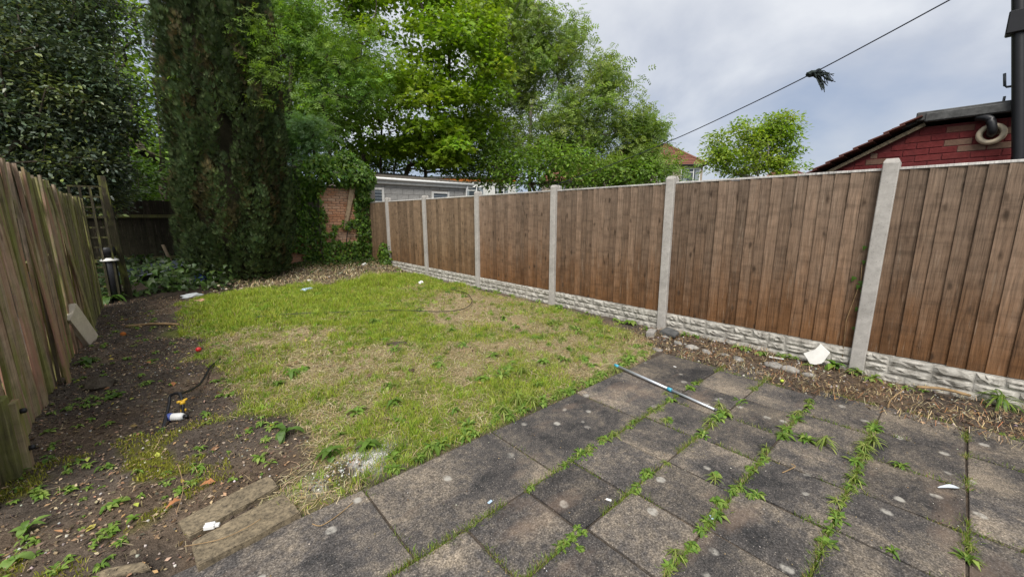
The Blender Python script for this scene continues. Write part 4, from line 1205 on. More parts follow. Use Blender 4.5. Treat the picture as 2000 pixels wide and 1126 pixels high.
for i in range(npl):
    c0 = np.array([rr[i] * math.cos(th[i]), rr[i] * math.sin(th[i]), zc[i]])
    pw = RNG.uniform(0.09, 0.15); ph = RNG.uniform(0.32, 0.62)
    if zc[i] < 1.5: ph *= 0.62; pw *= 1.25
    m_ = 105
    o_ = norm(np.array([math.cos(th[i]), math.sin(th[i]), 0.0]))
    u = norm(RNG.normal(size=(m_, 3)) + o_ * 0.5 + np.array([0, 0, 0.3]))
    pos = c0 + u * np.array([pw, pw, ph]) * (0.85 + 0.2 * RNG.random((m_, 1)))
    fwd = norm(u * 0.5 + np.array([0, 0, 1.2]) + o_ * 0.25 + RNG.normal(size=(m_, 3)) * 0.22)
    up = norm(u + RNG.normal(size=(m_, 3)) * 0.3)
    br = RNG.random() < (0.2 if 1.0 < zc[i] < 4.5 else 0.08)
    cols = [(0.11, 0.09, 0.038), (0.095, 0.088, 0.036)] if br else ([(0.06, 0.092, 0.032), (0.08, 0.115, 0.038)] if RNG.random() < .65 else [(0.07, 0.11, 0.045), (0.095, 0.14, 0.05)])
    cc = pick(cols, m_, 0.25) * RNG.uniform(0.45, 1.05)
    parts.append(inst(T_SPRAY[0] * np.array([0.8, 1, 1]), T_SPRAY[1], pos, fwd, up, RNG.uniform(0.07, 0.14, m_), np.clip(cc, 0.004, 1)))
V, F, Cc = merge(parts)
link('crown', tri_mesh('crown', V, F, Cc), M['leaf_dull'], con)
# dark hull added inside the crown to block light, like dead inner wood
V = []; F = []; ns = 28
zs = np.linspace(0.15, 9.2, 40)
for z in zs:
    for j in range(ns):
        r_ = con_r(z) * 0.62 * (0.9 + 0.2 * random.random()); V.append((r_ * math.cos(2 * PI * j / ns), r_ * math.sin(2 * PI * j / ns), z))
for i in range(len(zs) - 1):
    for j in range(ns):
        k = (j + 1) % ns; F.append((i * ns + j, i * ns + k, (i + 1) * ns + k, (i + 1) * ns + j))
M['twigs'] = plain('dark_hull', (0.02, 0.018, 0.01), 0.95, 0.1, 0, 0.5, 9)
link('inner_hull', tri_mesh('inner_hull', np.array(V), np.array(F)), M['twigs'], con)
# green sprigs of a climber on the conifer
sg = lobes_px([(385, 180, 40, 25), (360, 145, 25, 18), (430, 200, 22, 12), (400, 60, 25, 40), (470, 90, 30, 40), (500, 70, 25, 50), (515, 140, 20, 40), (505, 200, 18, 30)], 8.15, 0.5)
b11 = np.array([1.1, 10.7, 0.0])
tree('climbing_briar', b11, [[b11, b11 + (0.1, 0, 1.5), b11 + (0.1, -.2, 3.0), b11 + (0.2, 0, 5)]], sg, 60, 28, T_PIN, 0.15, [(0.13, 0.22, 0.04), (0.17, 0.26, 0.045)], 'light green climbing sprigs scrambling up the front of the cypress', cr=0.13, flat=0.7, droop=0.5, r_trunk=0.012, r_tip=0.003, cat='climber')

# ivy on the brick wall
def ivy_patch(fn, n, size, cols):
    pos, nrm = fn(n)
    m_ = len(pos)
    fwd = norm(np.array([0, 0, -1.0]) + RNG.normal(size=(m_, 3)) * 0.55 + nrm * 0.35); up = norm(nrm + RNG.normal(size=(m_, 3)) * 0.4)
    return inst(T_IVY[0], T_IVY[1], pos, fwd, up, size * RNG.uniform(0.6, 1.3, m_), pick(cols, m_, 0.25))
iv_cols = [(0.10, 0.19, 0.03), (0.13, 0.24, 0.035), (0.07, 0.14, 0.025), (0.18, 0.29, 0.04)]
def wall_pts(n):
    x = RNG.uniform(2.0, 5.1, n * 4); z = RNG.uniform(0.0, 2.5, n * 4)
    f = fbm(x * 1.0 + 4, z + 40, 2.2, 3)
    pier = (x > 3.42) & (x < 4.5)
    left = (x < 3.42)
    keep = np.zeros(len(x), bool)
    keep |= left & (z > 0.65) & (z < 1.75) & (f > 0.36)
    keep |= left & (z <= 0.55) & (f > 0.40) & (x > 2.95)
    keep |= left & (z <= 0.75) & (z > 0.5) & (f > 0.5)
    keep |= left & (z >= 1.75) & (f > 0.47)
    keep |= pier & (z < 0.75) & (f > 0.38 + 0.25 * z)
    keep |= (x > 4.42 + 0.15 * (f - 0.5)) & (f > 0.30)
    keep |= (z > 2.1) & (f > 0.36)
    keep |= pier & (f > 0.70)
    keep |= (np.abs(x - 3.45) < 0.09) & (f > 0.42)
    x, z = x[keep][:n], z[keep][:n]
    yy = np.where((x > 3.42) & (x < 4.52), 12.25, 12.44) - RNG.random(len(x)) ** 2 * 0.16 - 0.02
    return np.stack([x, yy, z], -1), np.tile(np.array([0, -1.0, 0.15]), (len(x), 1))
def top_pts(n):
    cl = [(2.6, 12.3, 2.55, .5, .35, .3), (3.3, 12.2, 2.65, .55, .4, .35), (4.0, 12.15, 2.75, .55, .45, .4), (4.55, 12.1, 2.75, .4, .4, .4), (4.85, 12.15, 2.6, .25, .3, .3), (4.3, 12.25, 3.15, .35, .35, .25), (3.0, 12.3, 2.25, .5, .2, .25), (4.7, 12.2, 2.25, .18, .15, .3), (3.6, 12.2, 3.0, .4, .35, .25)]
    k = RNG.integers(0, len(cl), n); c = np.array(cl)[k]
    u = norm(RNG.normal(size=(n, 3))); r_ = 0.55 + 0.5 * RNG.random((n, 1))
    return c[:, :3] + u * c[:, 3:] * r_, norm(u + np.array([0, -.3, .5]))
def ground_pts(n):
    x = RNG.uniform(2.2, 5.0, n); y_ = 12.4 - np.abs(RNG.normal(0, 0.55, n)) - 0.05
    z = height(x, y_) + RNG.random(n) * 0.09 + 0.02
    return np.stack([x, y_, z], -1), np.tile(np.array([0, -.3, 1.0]), (n, 1))
ivy = empty('ivy', (3.6, 12.2, 0)); tag(ivy, 'dark green ivy smothering the brick wall and hanging over its top', 'ivy')
off = np.array([3.6, 12.2, 0])
for nm, p in (('wall_growth', ivy_patch(wall_pts, 6500, 0.085, iv_cols)), ('hanging_growth', ivy_patch(top_pts, 6500, 0.10, iv_cols + [(0.10, 0.18, 0.03)]))):
    link(nm, tri_mesh(nm, p[0] - off, p[1], p[2]), M['leaf_gloss'] if False else M['leaf'], ivy)
p = ivy_patch(ground_pts, 1500, 0.075, [(0.05, 0.10, 0.02), (0.08, 0.13, 0.03), (0.10, 0.09, 0.03)])
tag(link('ground_ivy', tri_mesh('ground_ivy', p[0], p[1], p[2]), M['leaf']), 'low creeping ivy and leaves on the ground below the brick wall', 'ground cover', kind='stuff')
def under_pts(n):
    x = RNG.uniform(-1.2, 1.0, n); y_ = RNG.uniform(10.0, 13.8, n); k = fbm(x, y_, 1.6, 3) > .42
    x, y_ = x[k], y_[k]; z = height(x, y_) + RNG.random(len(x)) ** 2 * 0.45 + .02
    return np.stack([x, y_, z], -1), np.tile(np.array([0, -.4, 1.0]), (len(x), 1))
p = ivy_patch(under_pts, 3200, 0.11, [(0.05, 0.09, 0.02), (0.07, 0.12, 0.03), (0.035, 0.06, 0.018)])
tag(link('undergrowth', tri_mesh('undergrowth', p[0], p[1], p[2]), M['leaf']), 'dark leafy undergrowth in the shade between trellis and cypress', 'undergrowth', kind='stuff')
# ivy clump at the foot of the farthest post
def foot_pts(n):
    c = np.array([4.8, 11.1, 0.35]); u = norm(RNG.normal(size=(n, 3))); return c + u * np.array([.14, .35, .42]) * (0.5 + .5 * RNG.random((n, 1))), u
p = ivy_patch(foot_pts, 420, 0.085, iv_cols)
tag(link('ivy_clump', tri_mesh('ivy_clump', p[0], p[1], p[2]), M['leaf']), 'ivy clump at the foot of the dark end fence panel', 'ivy')

# ================================================================== GRASS
def blades(x, y, z, h, w, lean, cols):
    n = len(x)
    a = RNG.random(n) * 2 * PI; b_ = RNG.random(n) * 2 * PI
    sx, sy = np.cos(a) * w / 2, np.sin(a) * w / 2
    lx, ly = np.cos(b_) * lean * h, np.sin(b_) * lean * h
    hz_ = h * np.sqrt(np.clip(1 - (lean * 0.8) ** 2, 0.05, 1))
    V = np.stack([np.stack([x - sx, y - sy, z], -1), np.stack([x + sx, y + sy, z], -1),
                  np.stack([x + lx * .4 + sx * .8, y + ly * .4 + sy * .8, z + hz_ * .6], -1), np.stack([x + lx * .4 - sx * .8, y + ly * .4 - sy * .8, z + hz_ * .6], -1),
                  np.stack([x + lx, y + ly, z + hz_], -1)], 1).reshape(-1, 3)
    t = np.array([(0, 1, 2), (0, 2, 3), (3, 2, 4)])
    F = (t[None] + (np.arange(n) * 5)[:, None, None]).reshape(-1, 3)
    return V, F, np.repeat(cols, 5, axis=0)
def scatter(n, x0, x1, y0, y1, dens):
    x = RNG.uniform(x0, x1, n); y_ = RNG.uniform(y0, y1, n)
    k = RNG.random(n) < dens(x, y_)
    return x[k], y_[k]
parts = []
for (y0, y1, n, hm, wm) in ((2.0, 4.0, 100000, 0.036, 0.0038), (4.0, 6.5, 95000, 0.042, 0.0052), (6.5, 10.0, 85000, 0.055, 0.0075)):
    x, y_ = scatter(n, 0.0, 4.9, y0, y1, lambda a, b_: lawn_mask(a, b_) * (0.06 + 0.94 * green(a, b_)))
    g = green(x, y_); m_ = len(x)
    tuft = fbm(x + 60, y_ + 11, 5.5, 2)
    h = hm * (0.55 + 0.9 * g) * RNG.uniform(0.4, 1.4, m_) * np.clip(0.2 + 1.7 * tuft ** 1.5, .2, 2)
    lush = np.exp(-(((x - 3.3) / 0.6) ** 2 + ((y_ - 9.0) / 0.7) ** 2)); h = h * (1 + 1.6 * lush)
    cc = pick([(0.27, 0.35, 0.035), (0.33, 0.41, 0.045), (0.21, 0.30, 0.03), (0.40, 0.43, 0.08)], m_, 0.15)
    dry = pick([(0.34, 0.27, 0.13), (0.28, 0.21, 0.10)], m_, 0.15)
    f = (RNG.random(m_) < np.clip(0.45 - 0.5 * g, 0.04, 1))[:, None]
    cc = np.where(f, dry, cc)
    parts.append(blades(x, y_, height(x, y_) - 0.003, h, wm * RNG.uniform(.7, 1.3, m_), RNG.uniform(0.1, 0.95, m_), cc))
nt = 2600
x, y_ = scatter(nt * 3, 0.1, 4.85, 2.03, 9.9, lambda a, b_: lawn_mask(a, b_) * (0.12 + 0.8 * green(a, b_)) * np.where(b_ < 2.3, 1.0, 0.6))
m_ = len(x); ti = np.repeat(np.arange(m_), 22); n = len(ti)
hh = (RNG.uniform(0.025, 0.085, m_))[ti] * RNG.uniform(.6, 1.2, n)
tx = x[ti] + RNG.normal(0, .016, n); ty = y_[ti] + RNG.normal(0, .016, n)
tc_ = pick([(0.20, 0.30, 0.035), (0.26, 0.35, 0.05), (0.15, 0.24, 0.03), (0.32, 0.37, 0.08)], m_, .2)[ti] * RNG.uniform(.8, 1.2, (n, 1))
ww_ = np.interp(ty, [2, 9], [.0035, .008])
kk_ = ty > PATIO_Y - .015
parts.append(blades(tx[kk_], ty[kk_], (height(tx, ty) - .003)[kk_], hh[kk_], (ww_ * RNG.uniform(.7, 1.3, n))[kk_], RNG.uniform(.2, .95, n)[kk_], np.clip(tc_, 0, 1)[kk_]))
V, F, Cc = merge(parts)
tag(link('lawn_grass', tri_mesh('lawn_grass', V, F, Cc), M['grass']), 'patchy green and straw coloured lawn grass', 'grass', kind='stuff')
# straw: thin strands lying flat
def strands(x, y_, L, w, cols, lift=0.012):
    n = len(x); a = RNG.random(n) * 2 * PI
    d = np.stack([np.cos(a), np.sin(a), np.zeros(n)], -1); s = np.stack([-np.sin(a), np.cos(a), np.zeros(n)], -1) * (w / 2)[:, None]
    bow = RNG.normal(0, 0.18, n)[:, None] * L[:, None] * np.stack([-np.sin(a), np.cos(a), np.zeros(n)], -1)
    p0 = np.stack([x, y_, np.zeros(n)], -1); P0 = p0 - d * L[:, None] / 2; P2 = p0 + d * L[:, None] / 2; P1 = p0 + bow
    for P_, zl in ((P0, 0.004), (P1, lift), (P2, 0.004)):
        P_[:, 2] = height(P_[:, 0], P_[:, 1]) + zl + RNG.random(n) * lift
    V = np.stack([P0 - s, P0 + s, P1 - s, P1 + s, P2 - s, P2 + s], 1).reshape(-1, 3)
    t = np.array([(0, 1, 3), (0, 3, 2), (2, 3, 5), (2, 5, 4)])
    return V, (t[None] + (np.arange(n) * 6)[:, None, None]).reshape(-1, 3), np.repeat(cols, 6, axis=0)
STRAW = [(0.42, 0.34, 0.19), (0.34, 0.26, 0.14), (0.50, 0.43, 0.26), (0.26, 0.19, 0.10)]
parts = []
for (y0, y1, n, w) in ((2.0, 4.2, 36000, 0.0028), (4.2, 9.8, 42000, 0.0045)):
    x, y_ = scatter(n, 0.0, 4.9, y0, y1, lambda a, b_: lawn_mask(a, b_) * (1.0 - 0.8 * green(a, b_)))
    m_ = len(x); parts.append(strands(x, y_, RNG.uniform(0.03, 0.11, m_), w * RNG.uniform(.6, 1.3, m_), pick(STRAW, m_, 0.2)))
V, F, Cc = merge(parts)
tag(link('dry_grass', tri_mesh('dry_grass', V, F, Cc), M['litter']), 'dry straw coloured thatch lying through the lawn', 'dry grass', kind='stuff')
# straw and twigs on soil and border
parts = []
x, y_ = scatter(4200, -0.95, 0.7, 2.0, 9.5, lambda a, b_: (1 - lawn_mask(a, b_)) * (0.35 + 0.65 * (fbm(a, b_, 3, 2) > .5)) * ((a < -.3) | (b_ > 2.03)))
m_ = len(x); parts.append(strands(x, y_, RNG.uniform(0.015, 0.08, m_), RNG.uniform(.001, .0028, m_), pick([(0.26, 0.19, 0.11), (0.36, 0.28, 0.17)] + [(0.10, 0.07, 0.05)] * 3, m_, 0.3), 0.02))
x, y_ = scatter(2300, 4.02, 4.92, -0.6, 2.7, lambda a, b_: 0.25 + 0.75 * (fbm(a + 3, b_, 3.5, 2) > .48))
m_ = len(x); parts.append(strands(x, y_, RNG.uniform(0.02, 0.10, m_), RNG.uniform(.0015, .0035, m_), pick(STRAW + [(0.30, 0.14, 0.06), (0.12, 0.08, 0.05)], m_, 0.3), 0.03))
x, y_ = scatter(3000, 1.0, 4.9, 9.2, 12.2, lambda a, b_: 1 - lawn_mask(a, b_))
m_ = len(x); parts.append(strands(x, y_, RNG.uniform(0.04, 0.2, m_), RNG.uniform(.004, .009, m_), pick(STRAW + [(0.12, 0.08, 0.05)], m_, 0.3), 0.04))
V, F, Cc = merge(parts)
tag(link('straw_and_twigs', tri_mesh('straw_and_twigs', V, F, Cc), M['litter']), 'straw and small twigs strewn over the bare soil borders', 'straw', kind='stuff')
# leaf and bark litter
def litter(x, y_, size, cols, tilt=0.5, lift=0.008):
    n = len(x); a = RNG.random(n) * 2 * PI
    fwd = np.stack([np.cos(a), np.sin(a), RNG.normal(0, .2, n)], -1); up = norm(np.array([0, 0, 1.0]) + RNG.normal(size=(n, 3)) * tilt)
    return inst(T_OVAL[0], T_OVAL[1], np.stack([x, y_, height(x, y_) + lift], -1), fwd, up, size, cols)
parts = []
x, y_ = scatter(15000, -0.95, 0.75, 2.0, 9.8, lambda a, b_: (1 - lawn_mask(a, b_)) * ((a < -.3) | (b_ > 2.03)))
m_ = len(x); parts.append(litter(x, y_, RNG.uniform(.008, .03, m_), pick([(0.12, 0.085, 0.055), (0.20, 0.145, 0.095), (0.06, 0.045, 0.035), (0.32, 0.25, 0.165), (0.25, 0.16, 0.09)], m_, .3)))
x, y_ = scatter(260, -0.9, 0.9, 2.1, 8, lambda a, b_: (1 - lawn_mask(a, b_)) * ((a < -.3) | (b_ > 2.03)))
m_ = len(x); parts.append(litter(x, y_, RNG.uniform(.018, .055, m_), pick([(0.42, 0.36, 0.06), (0.32, 0.19, 0.09), (0.26, 0.16, 0.09), (0.30, 0.30, 0.06), (0.34, 0.27, 0.16)], m_, .3), .7, .015))
x, y_ = scatter(2600, 4.02, 4.92, -0.6, 2.8, lambda a, b_: np.ones(len(a)))
m_ = len(x); parts.append(litter(x, y_, RNG.uniform(.01, .045, m_), pick([(0.17, 0.11, 0.065), (0.24, 0.16, 0.09), (0.10, 0.07, 0.05), (0.30, 0.21, 0.12), (0.06, 0.045, 0.04), (0.05, 0.04, 0.03)], m_, .3)))
x, y_ = scatter(5200, 0.6, 4.9, 8.6, 12.3, lambda a, b_: (1 - lawn_mask(a, b_)))
m_ = len(x); parts.append(litter(x, y_, RNG.uniform(.03, .09, m_), pick([(0.26, 0.20, 0.12), (0.18, 0.13, 0.08), (0.32, 0.26, 0.17), (0.08, 0.12, 0.03), (0.12, 0.08, 0.05), (0.42, 0.38, 0.30)], m_, .3)))
x, y_ = scatter(120, 0.6, 4.6, 2.3, 8, lambda a, b_: lawn_mask(a, b_))
m_ = len(x); parts.append(litter(x, y_, RNG.uniform(.03, .06, m_), pick([(0.22, 0.12, 0.06), (0.12, 0.08, 0.05), (0.4, 0.3, 0.1)], m_, .3), .5, .03))
V, F, Cc = merge(parts)
tag(link('leaf_litter', tri_mesh('leaf_litter', V, F, Cc), M['litter']), 'brown and yellow fallen leaves and bark scraps on the soil', 'leaf litter', kind='stuff')
# small stones and crumbs on soil / slabs
parts = []
ico = np.array([(0, 0, .5), (.5, 0, 0), (0, .5, 0), (-.5, 0, 0), (0, -.5, 0), (0, 0, -.5)]); icf = np.array([(0, 1, 2), (0, 2, 3), (0, 3, 4), (0, 4, 1), (5, 2, 1), (5, 3, 2), (5, 4, 3), (5, 1, 4)])
x, y_ = scatter(2600, -0.95, 0.6, 2.0, 9.0, lambda a, b_: (1 - lawn_mask(a, b_)) * ((a < -.3) | (b_ > 2.03)))
m_ = len(x); parts.append(inst(ico, icf, np.stack([x, y_, height(x, y_) + .003], -1), RNG.normal(size=(m_, 3)), RNG.normal(size=(m_, 3)), RNG.uniform(.004, .02, m_), pick([(0.10, 0.08, 0.065), (0.05, 0.04, 0.03), (0.4, 0.37, 0.33), (0.06, 0.045, 0.035)], m_, .3)))
x, y_ = scatter(700, -0.2, 4.5, -0.6, 2.0, lambda a, b_: np.ones(len(a)))
m_ = len(x); parts.append(inst(ico * np.array([1, 1.5, .35]), icf, np.stack([x, y_, np.full(m_, .0035)], -1), np.stack([RNG.normal(size=m_), RNG.normal(size=m_), np.zeros(m_)], -1), np.tile([0, 0, 1.0], (m_, 1)), RNG.uniform(.003, .009, m_), pick([(0.5, 0.46, 0.40), (0.06, 0.05, 0.04), (0.3, 0.22, 0.12), (0.2, 0.17, 0.13)], m_, .3)))
x, y_ = scatter(1300, 0.35, 1.1, 2.06, 2.6, lambda a, b_: np.exp(-(((a - 0.70) / 0.19) ** 2 + ((b_ - 2.27) / 0.11) ** 2)))
m_ = len(x); parts.append(inst(ico, icf, np.stack([x, y_, height(x, y_) + .004], -1), RNG.normal(size=(m_, 3)), RNG.normal(size=(m_, 3)), RNG.uniform(.005, .018, m_), pick([(0.48, 0.47, 0.43), (0.36, 0.35, 0.32), (0.58, 0.56, 0.52)], m_, .15)))
x, y_ = scatter(380, 4.0, 4.9, -0.6, 2.6, lambda a, b_: np.ones(len(a)))
m_ = len(x); parts.append(inst(ico, icf, np.stack([x, y_, height(x, y_) + .004], -1), RNG.normal(size=(m_, 3)), RNG.normal(size=(m_, 3)), RNG.uniform(.006, .03, m_), pick([(0.3, 0.28, 0.25), (0.12, 0.10, 0.08), (0.45, 0.42, 0.38)], m_, .25)))
V, F, Cc = merge(parts)
tag(link('grit', tri_mesh('grit', V, F, Cc), M['litter']), 'crumbs of stone, cement and grit scattered over soil and slabs', 'grit', kind='stuff')

# ================================================================== WEEDS
def toothed(L, w, curve, teeth=True):
    """one arching leaf strip with a toothed rim"""
    v, f = [], []
    n = 7
    prof = [0.18, 0.45, 0.62, 0.85, 1.0, 0.72, 0.0]
    for k in range(n):
        t = k / (n - 1); y_ = L * t * (1 - 0.18 * curve * t); z = L * (0.75 * curve * t - 0.95 * curve * t * t)
        ww = w * prof[k] * (0.55 if (teeth and k % 2 and k < 6) else 1.0) / 2
        v += [(-ww, y_, z + ww * .35), (0, y_, z), (ww, y_, z + ww * .35)]
    for k in range(n - 1):
        a = 3 * k
        f += [(a, a + 1, a + 4), (a, a + 4, a + 3), (a + 1, a + 2, a + 5), (a + 1, a + 5, a + 4)]
    return np.array(v), np.array(f)
WEED = [(0.14, 0.235, 0.035), (0.18, 0.28, 0.045), (0.10, 0.185, 0.03), (0.22, 0.29, 0.065)]
def rosette(nl, L, w, rise=0.5, cols=WEED, teeth=True):
    parts = []
    for k in range(nl):
        v, f = toothed(L * random.uniform(.55, 1.15), w * random.uniform(.7, 1.2), random.uniform(.5, 1.3) * rise * 1.6, teeth)
        a = 2 * PI * k / nl + random.uniform(-.4, .4); t = random.uniform(0.1, 0.9) * rise
        Rz = np.array([[math.cos(a), -math.sin(a), 0], [math.sin(a), math.cos(a), 0], [0, 0, 1]]); Rx = np.array([[1, 0, 0], [0, math.cos(t), -math.sin(t)], [0, math.sin(t), math.cos(t)]])
        c = np.clip(np.array(random.choice(cols)) * random.uniform(.75, 1.25), 0, 1)
        parts.append(((v @ Rx.T) @ Rz.T, f, np.tile(c, (len(v), 1))))
    return merge(parts)
weed_me = []
for q in range(12):
    V, F, Cc = rosette(random.randint(16, 26), random.uniform(.06, .085), random.uniform(.018, .027), random.uniform(.6, 1.15), WEED, q % 3 != 0)
    if q % 4 == 1:      # grassy tuft
        V, F, Cc = rosette(26, random.uniform(.07, .1), .006, 1.25, [(0.2, 0.27, 0.05), (0.26, 0.29, 0.08), (0.15, 0.22, 0.04)], False)
    elif q % 4 == 2:    # small rounded leaves, upright
        V, F, Cc = merge([rosette(14, .045, .026, 1.1, WEED, False), rosette(10, .08, .022, 1.2, WEED, True)])
    me = tri_mesh('weed_leaves', V, F, Cc); me.materials.append(M['grass']); weed_me.append(me)
def weed(x, y_, s, label, group, name='weed_plant', z=None):
    o = link(name, random.choice(weed_me), None, None, (x, y_, (hz(x, y_) if z is None else z)))
    o.rotation_euler = (R(random.uniform(-10, 10)), R(random.uniform(-10, 10)), random.uniform(0, 6.28)); o.scale = (s, s, s * random.uniform(.8, 1.2))
    tag(o, label, 'weed', group); return o
JL = 'tuft of green weed leaves growing from a joint between the patio slabs'
joint_px = [(1085, 915), (1100, 908), (1115, 900), (1130, 888), (1142, 880), (1155, 872), (1170, 860), (1185, 855), (1198, 848), (1218, 830), (1235, 822), (1262, 800), (1275, 795), (1300, 778), (1308, 770), (1335, 757), (1355, 748),
            (1233, 958), (1245, 950), (1260, 938), (1275, 928), (1300, 905), (1040, 955), (1125, 1055), (1115, 1070), (1140, 1040), (1135, 1065),
            (1300, 825), (1360, 845), (1385, 830), (1400, 815), (1412, 800), (1440, 785), (1468, 760), (1300, 1110), (1320, 1115), (1340, 1100), (1350, 1080), (1355, 1065), (1375, 1040), (1390, 1030), (1405, 1010), (1415, 990), (1430, 962), (1445, 955), (1460, 965), (1475, 968), (1395, 935),
            (1470, 915), (1480, 905), (1490, 890), (1500, 880), (1525, 850), (1530, 840), (1548, 818), (1560, 812), (1575, 800), (1590, 785),
            (1615, 1085), (1612, 1060), (1620, 1035), (1630, 1020), (1640, 1015), (1625, 1000), (1640, 985), (1650, 975), (1660, 955), (1668, 940), (1672, 920), (1680, 905), (1690, 890), (1697, 878), (1702, 865), (1712, 840), (1570, 858), (1590, 862), (1610, 868), (1720, 1068), (1745, 1078), (1580, 1010), (1895, 1065), (1890, 1090), (1760, 910), (1960, 850), (1985, 858)]
for (px, py) in joint_px + [(a + random.uniform(-9, 9), b_ + random.uniform(-7, 7)) for a, b_ in joint_px[:75]]:
    g = G(px + random.uniform(-4, 4), py + random.uniform(-3, 3), 0)
    for yj in (1.41, 1.02, 0.635, 0.225, -0.215):
        if abs(g[1] - yj) < .06: g[1] = yj + random.gauss(0, .012)
    dist = math.hypot(g[0], g[1])
    s = random.uniform(.45, 1.15) * (0.9 if dist < 3 else 1.2)
    ys = [1.41, 1.02, 0.635, 0.225, -0.215]; kk = int(np.argmin([abs(g[1] - q) for q in ys]))
    if abs(g[1] - ys[kk]) < .07: lab = 'green weed tuft in the %s long joint from the lawn' % ['first', 'second', 'third', 'fourth', 'fifth'][kk]
    else: lab = 'green weed tuft in a short cross joint of the %s row of small slabs' % ['first', 'first', 'second', 'third', 'fourth'][kk if g[1] < ys[kk] else max(kk - 1, 0)] if False else 'green weed tuft in a short cross joint between patio slabs'
    lab += ', towards the fence' if g[0] > 3.2 else ', near the camera' if g[0] < 2.0 else ', midway along'
    weed(g[0], g[1], s, lab, 'weeds in the patio joints', z=-0.012)
# weeds in the lawn, dense to the right and along the patio edge
LL = 'green dandelion like rosette growing in the dry lawn'
EL = 'green leafy weed on the ragged lawn edge along the patio'
n_w = 0
for _ in range(620):
    x = random.uniform(0.5, 4.5); y_ = random.uniform(2.1, 7.5)
    p_ = 0.10 + 0.9 * math.exp(-((x - 3.4) / 1.1) ** 2 - ((y_ - 2.9) / 0.9) ** 2)
    if random.random() > p_ * 0.8 or lawn_mask(np.array([x]), np.array([y_]))[0] < .5: continue
    if n_w > 150: break
    sz = random.uniform(.8, 1.7); weed(x, y_, sz, ('large' if sz > 1.3 else 'small') + ' green weed rosette in the lawn, ' + ('towards the fence' if x > 3.6 else 'in the right part near the patio' if x > 2.4 and y_ < 4 else 'in the near left part' if y_ < 4 else 'in the middle of the lawn'), 'weeds in the lawn'); n_w += 1
for x in np.arange(0.85, 3.9, 0.036):
    if random.random() < (0.8 if x < 1.6 else 0.62):
        weed(x, 2.05 + abs(random.gauss(0, .045)), random.uniform(.6, 1.3), EL + (', left end' if x < 1.6 else ', middle' if x < 2.8 else ', towards the pole'), 'weeds along the patio edge')
def weed_mass(name, spots, label):
    parts = []
    for (x, y_, sc) in spots:
        V, F, Cc = rosette(random.randint(5, 12), .07 * sc, random.uniform(.018, .032) * sc, random.uniform(.5, 1.1), WEED, random.random() < .4)
        parts.append((V + np.array([x, y_, hz(x, y_)]), F, Cc))
    V, F, Cc = merge(parts)
    tag(link(name, tri_mesh(name, V, F, Cc), M['grass']), label, 'weeds', kind='stuff')
sp_ = []
while len(sp_) < 230:
    x = random.uniform(-.85, .45); y_ = 2.15 + 6.5 * random.random() ** 1.5
    if x > -.3 and y_ < 2.55: continue
    if random.random() < (0.95 if x < -.55 or y_ < 3.2 else .5): sp_.append((x, y_, random.uniform(.35, .95)))
weed_mass('soil_weeds', sp_, 'small green weed seedlings scattered over the bare soil strip')
weed_mass('fence_foot_weeds', [(random.uniform(4.72, 4.88), random.uniform(0, 10.5), random.uniform(.8, 1.9)) for _ in range(60)], 'green weeds along the foot of the rock faced gravel boards')
# fine grass in joints
parts = []
def joint_grass(x0, y0, x1, y1, n, p=.5):
    t = RNG.random(n); x = x0 + (x1 - x0) * t + RNG.normal(0, .010, n); y_ = y0 + (y1 - y0) * t + RNG.normal(0, .010, n)
    k = fbm(x + 40, y_ + 90, 4.5, 2) > p
    x, y_ = x[k], y_[k]; m_ = len(x)
    dry = RNG.random(m_) < .15
    cc = np.where(dry[:, None], pick(STRAW, m_), pick([(0.17, 0.25, 0.035), (0.13, 0.20, 0.03), (0.21, 0.24, 0.05)], m_))
    parts.append(blades(x, y_, np.full(m_, -0.03), RNG.uniform(.02, .06, m_), RNG.uniform(.002, .006, m_), RNG.uniform(.1, .95, m_), cc))
for yy in (1.41, 1.02, 0.635, 0.225, -0.215): joint_grass(0.3, yy, 4.15, yy, 8500, .45)
for k in XR:
    for xx in XR[k]:
        if xx > 0.8: joint_grass(xx, YR[k][0], xx, YR[k][1], 300, .5)
for xx in XJ1[1:]: joint_grass(xx, 1.41, xx, 2.02, 200, .55)
joint_grass(0.6, 2.03, 4.0, 2.03, 2200, .42)
V, F, Cc = merge(parts)
tag(link('joint_grass', tri_mesh('joint_grass', V, F, Cc), M['grass']), 'fine grass and moss threads in the joints of the patio', 'grass', kind='stuff')

# bigger individual plants
def big_plant(name, x, y_, n, L, w, rise, label, cols=WEED, teeth=False, z=None):
    V, F, Cc = rosette(n, L, w, rise, cols, teeth)
    o = link(name, tri_mesh(name, V, F, Cc), M['leaf'], None, (x, y_, hz(x, y_) if z is None else z)); tag(o, label, 'plant'); return o
g = G(1560, 690); big_plant('celandine_plant', g[0] - .03, g[1], 26, .20, .085, 1.0, 'lush bright green leafy plant beside the broken white sheet', [(0.14, 0.26, 0.03), (0.18, 0.31, 0.04), (0.10, 0.2, 0.03)])
g = G(1950, 790); big_plant('grass_tussock', g[0] - .05, g[1], 40, .24, .016, 1.3, 'tall green grass tussock against the gravel board at the right edge')
g = G(230, 985); big_plant('dock_plant', g[0], g[1], 3, .07, .06, .5, 'broad yellow green leaf standing on the mossy soil near the kerb stones', [(0.16, 0.25, 0.04)])
g = G(50, 1035); big_plant('foxglove_plant', g[0], g[1], 8, .10, .035, .9, 'pale green broad leaved plant at the lower left edge', [(0.15, 0.26, 0.05), (0.19, 0.3, 0.07)])
g = G(30, 1100); big_plant('foxglove_plant', g[0], g[1], 6, .08, .035, .7, 'pale green leaves at the very bottom left corner', [(0.15, 0.26, 0.05), (0.19, 0.3, 0.07)])
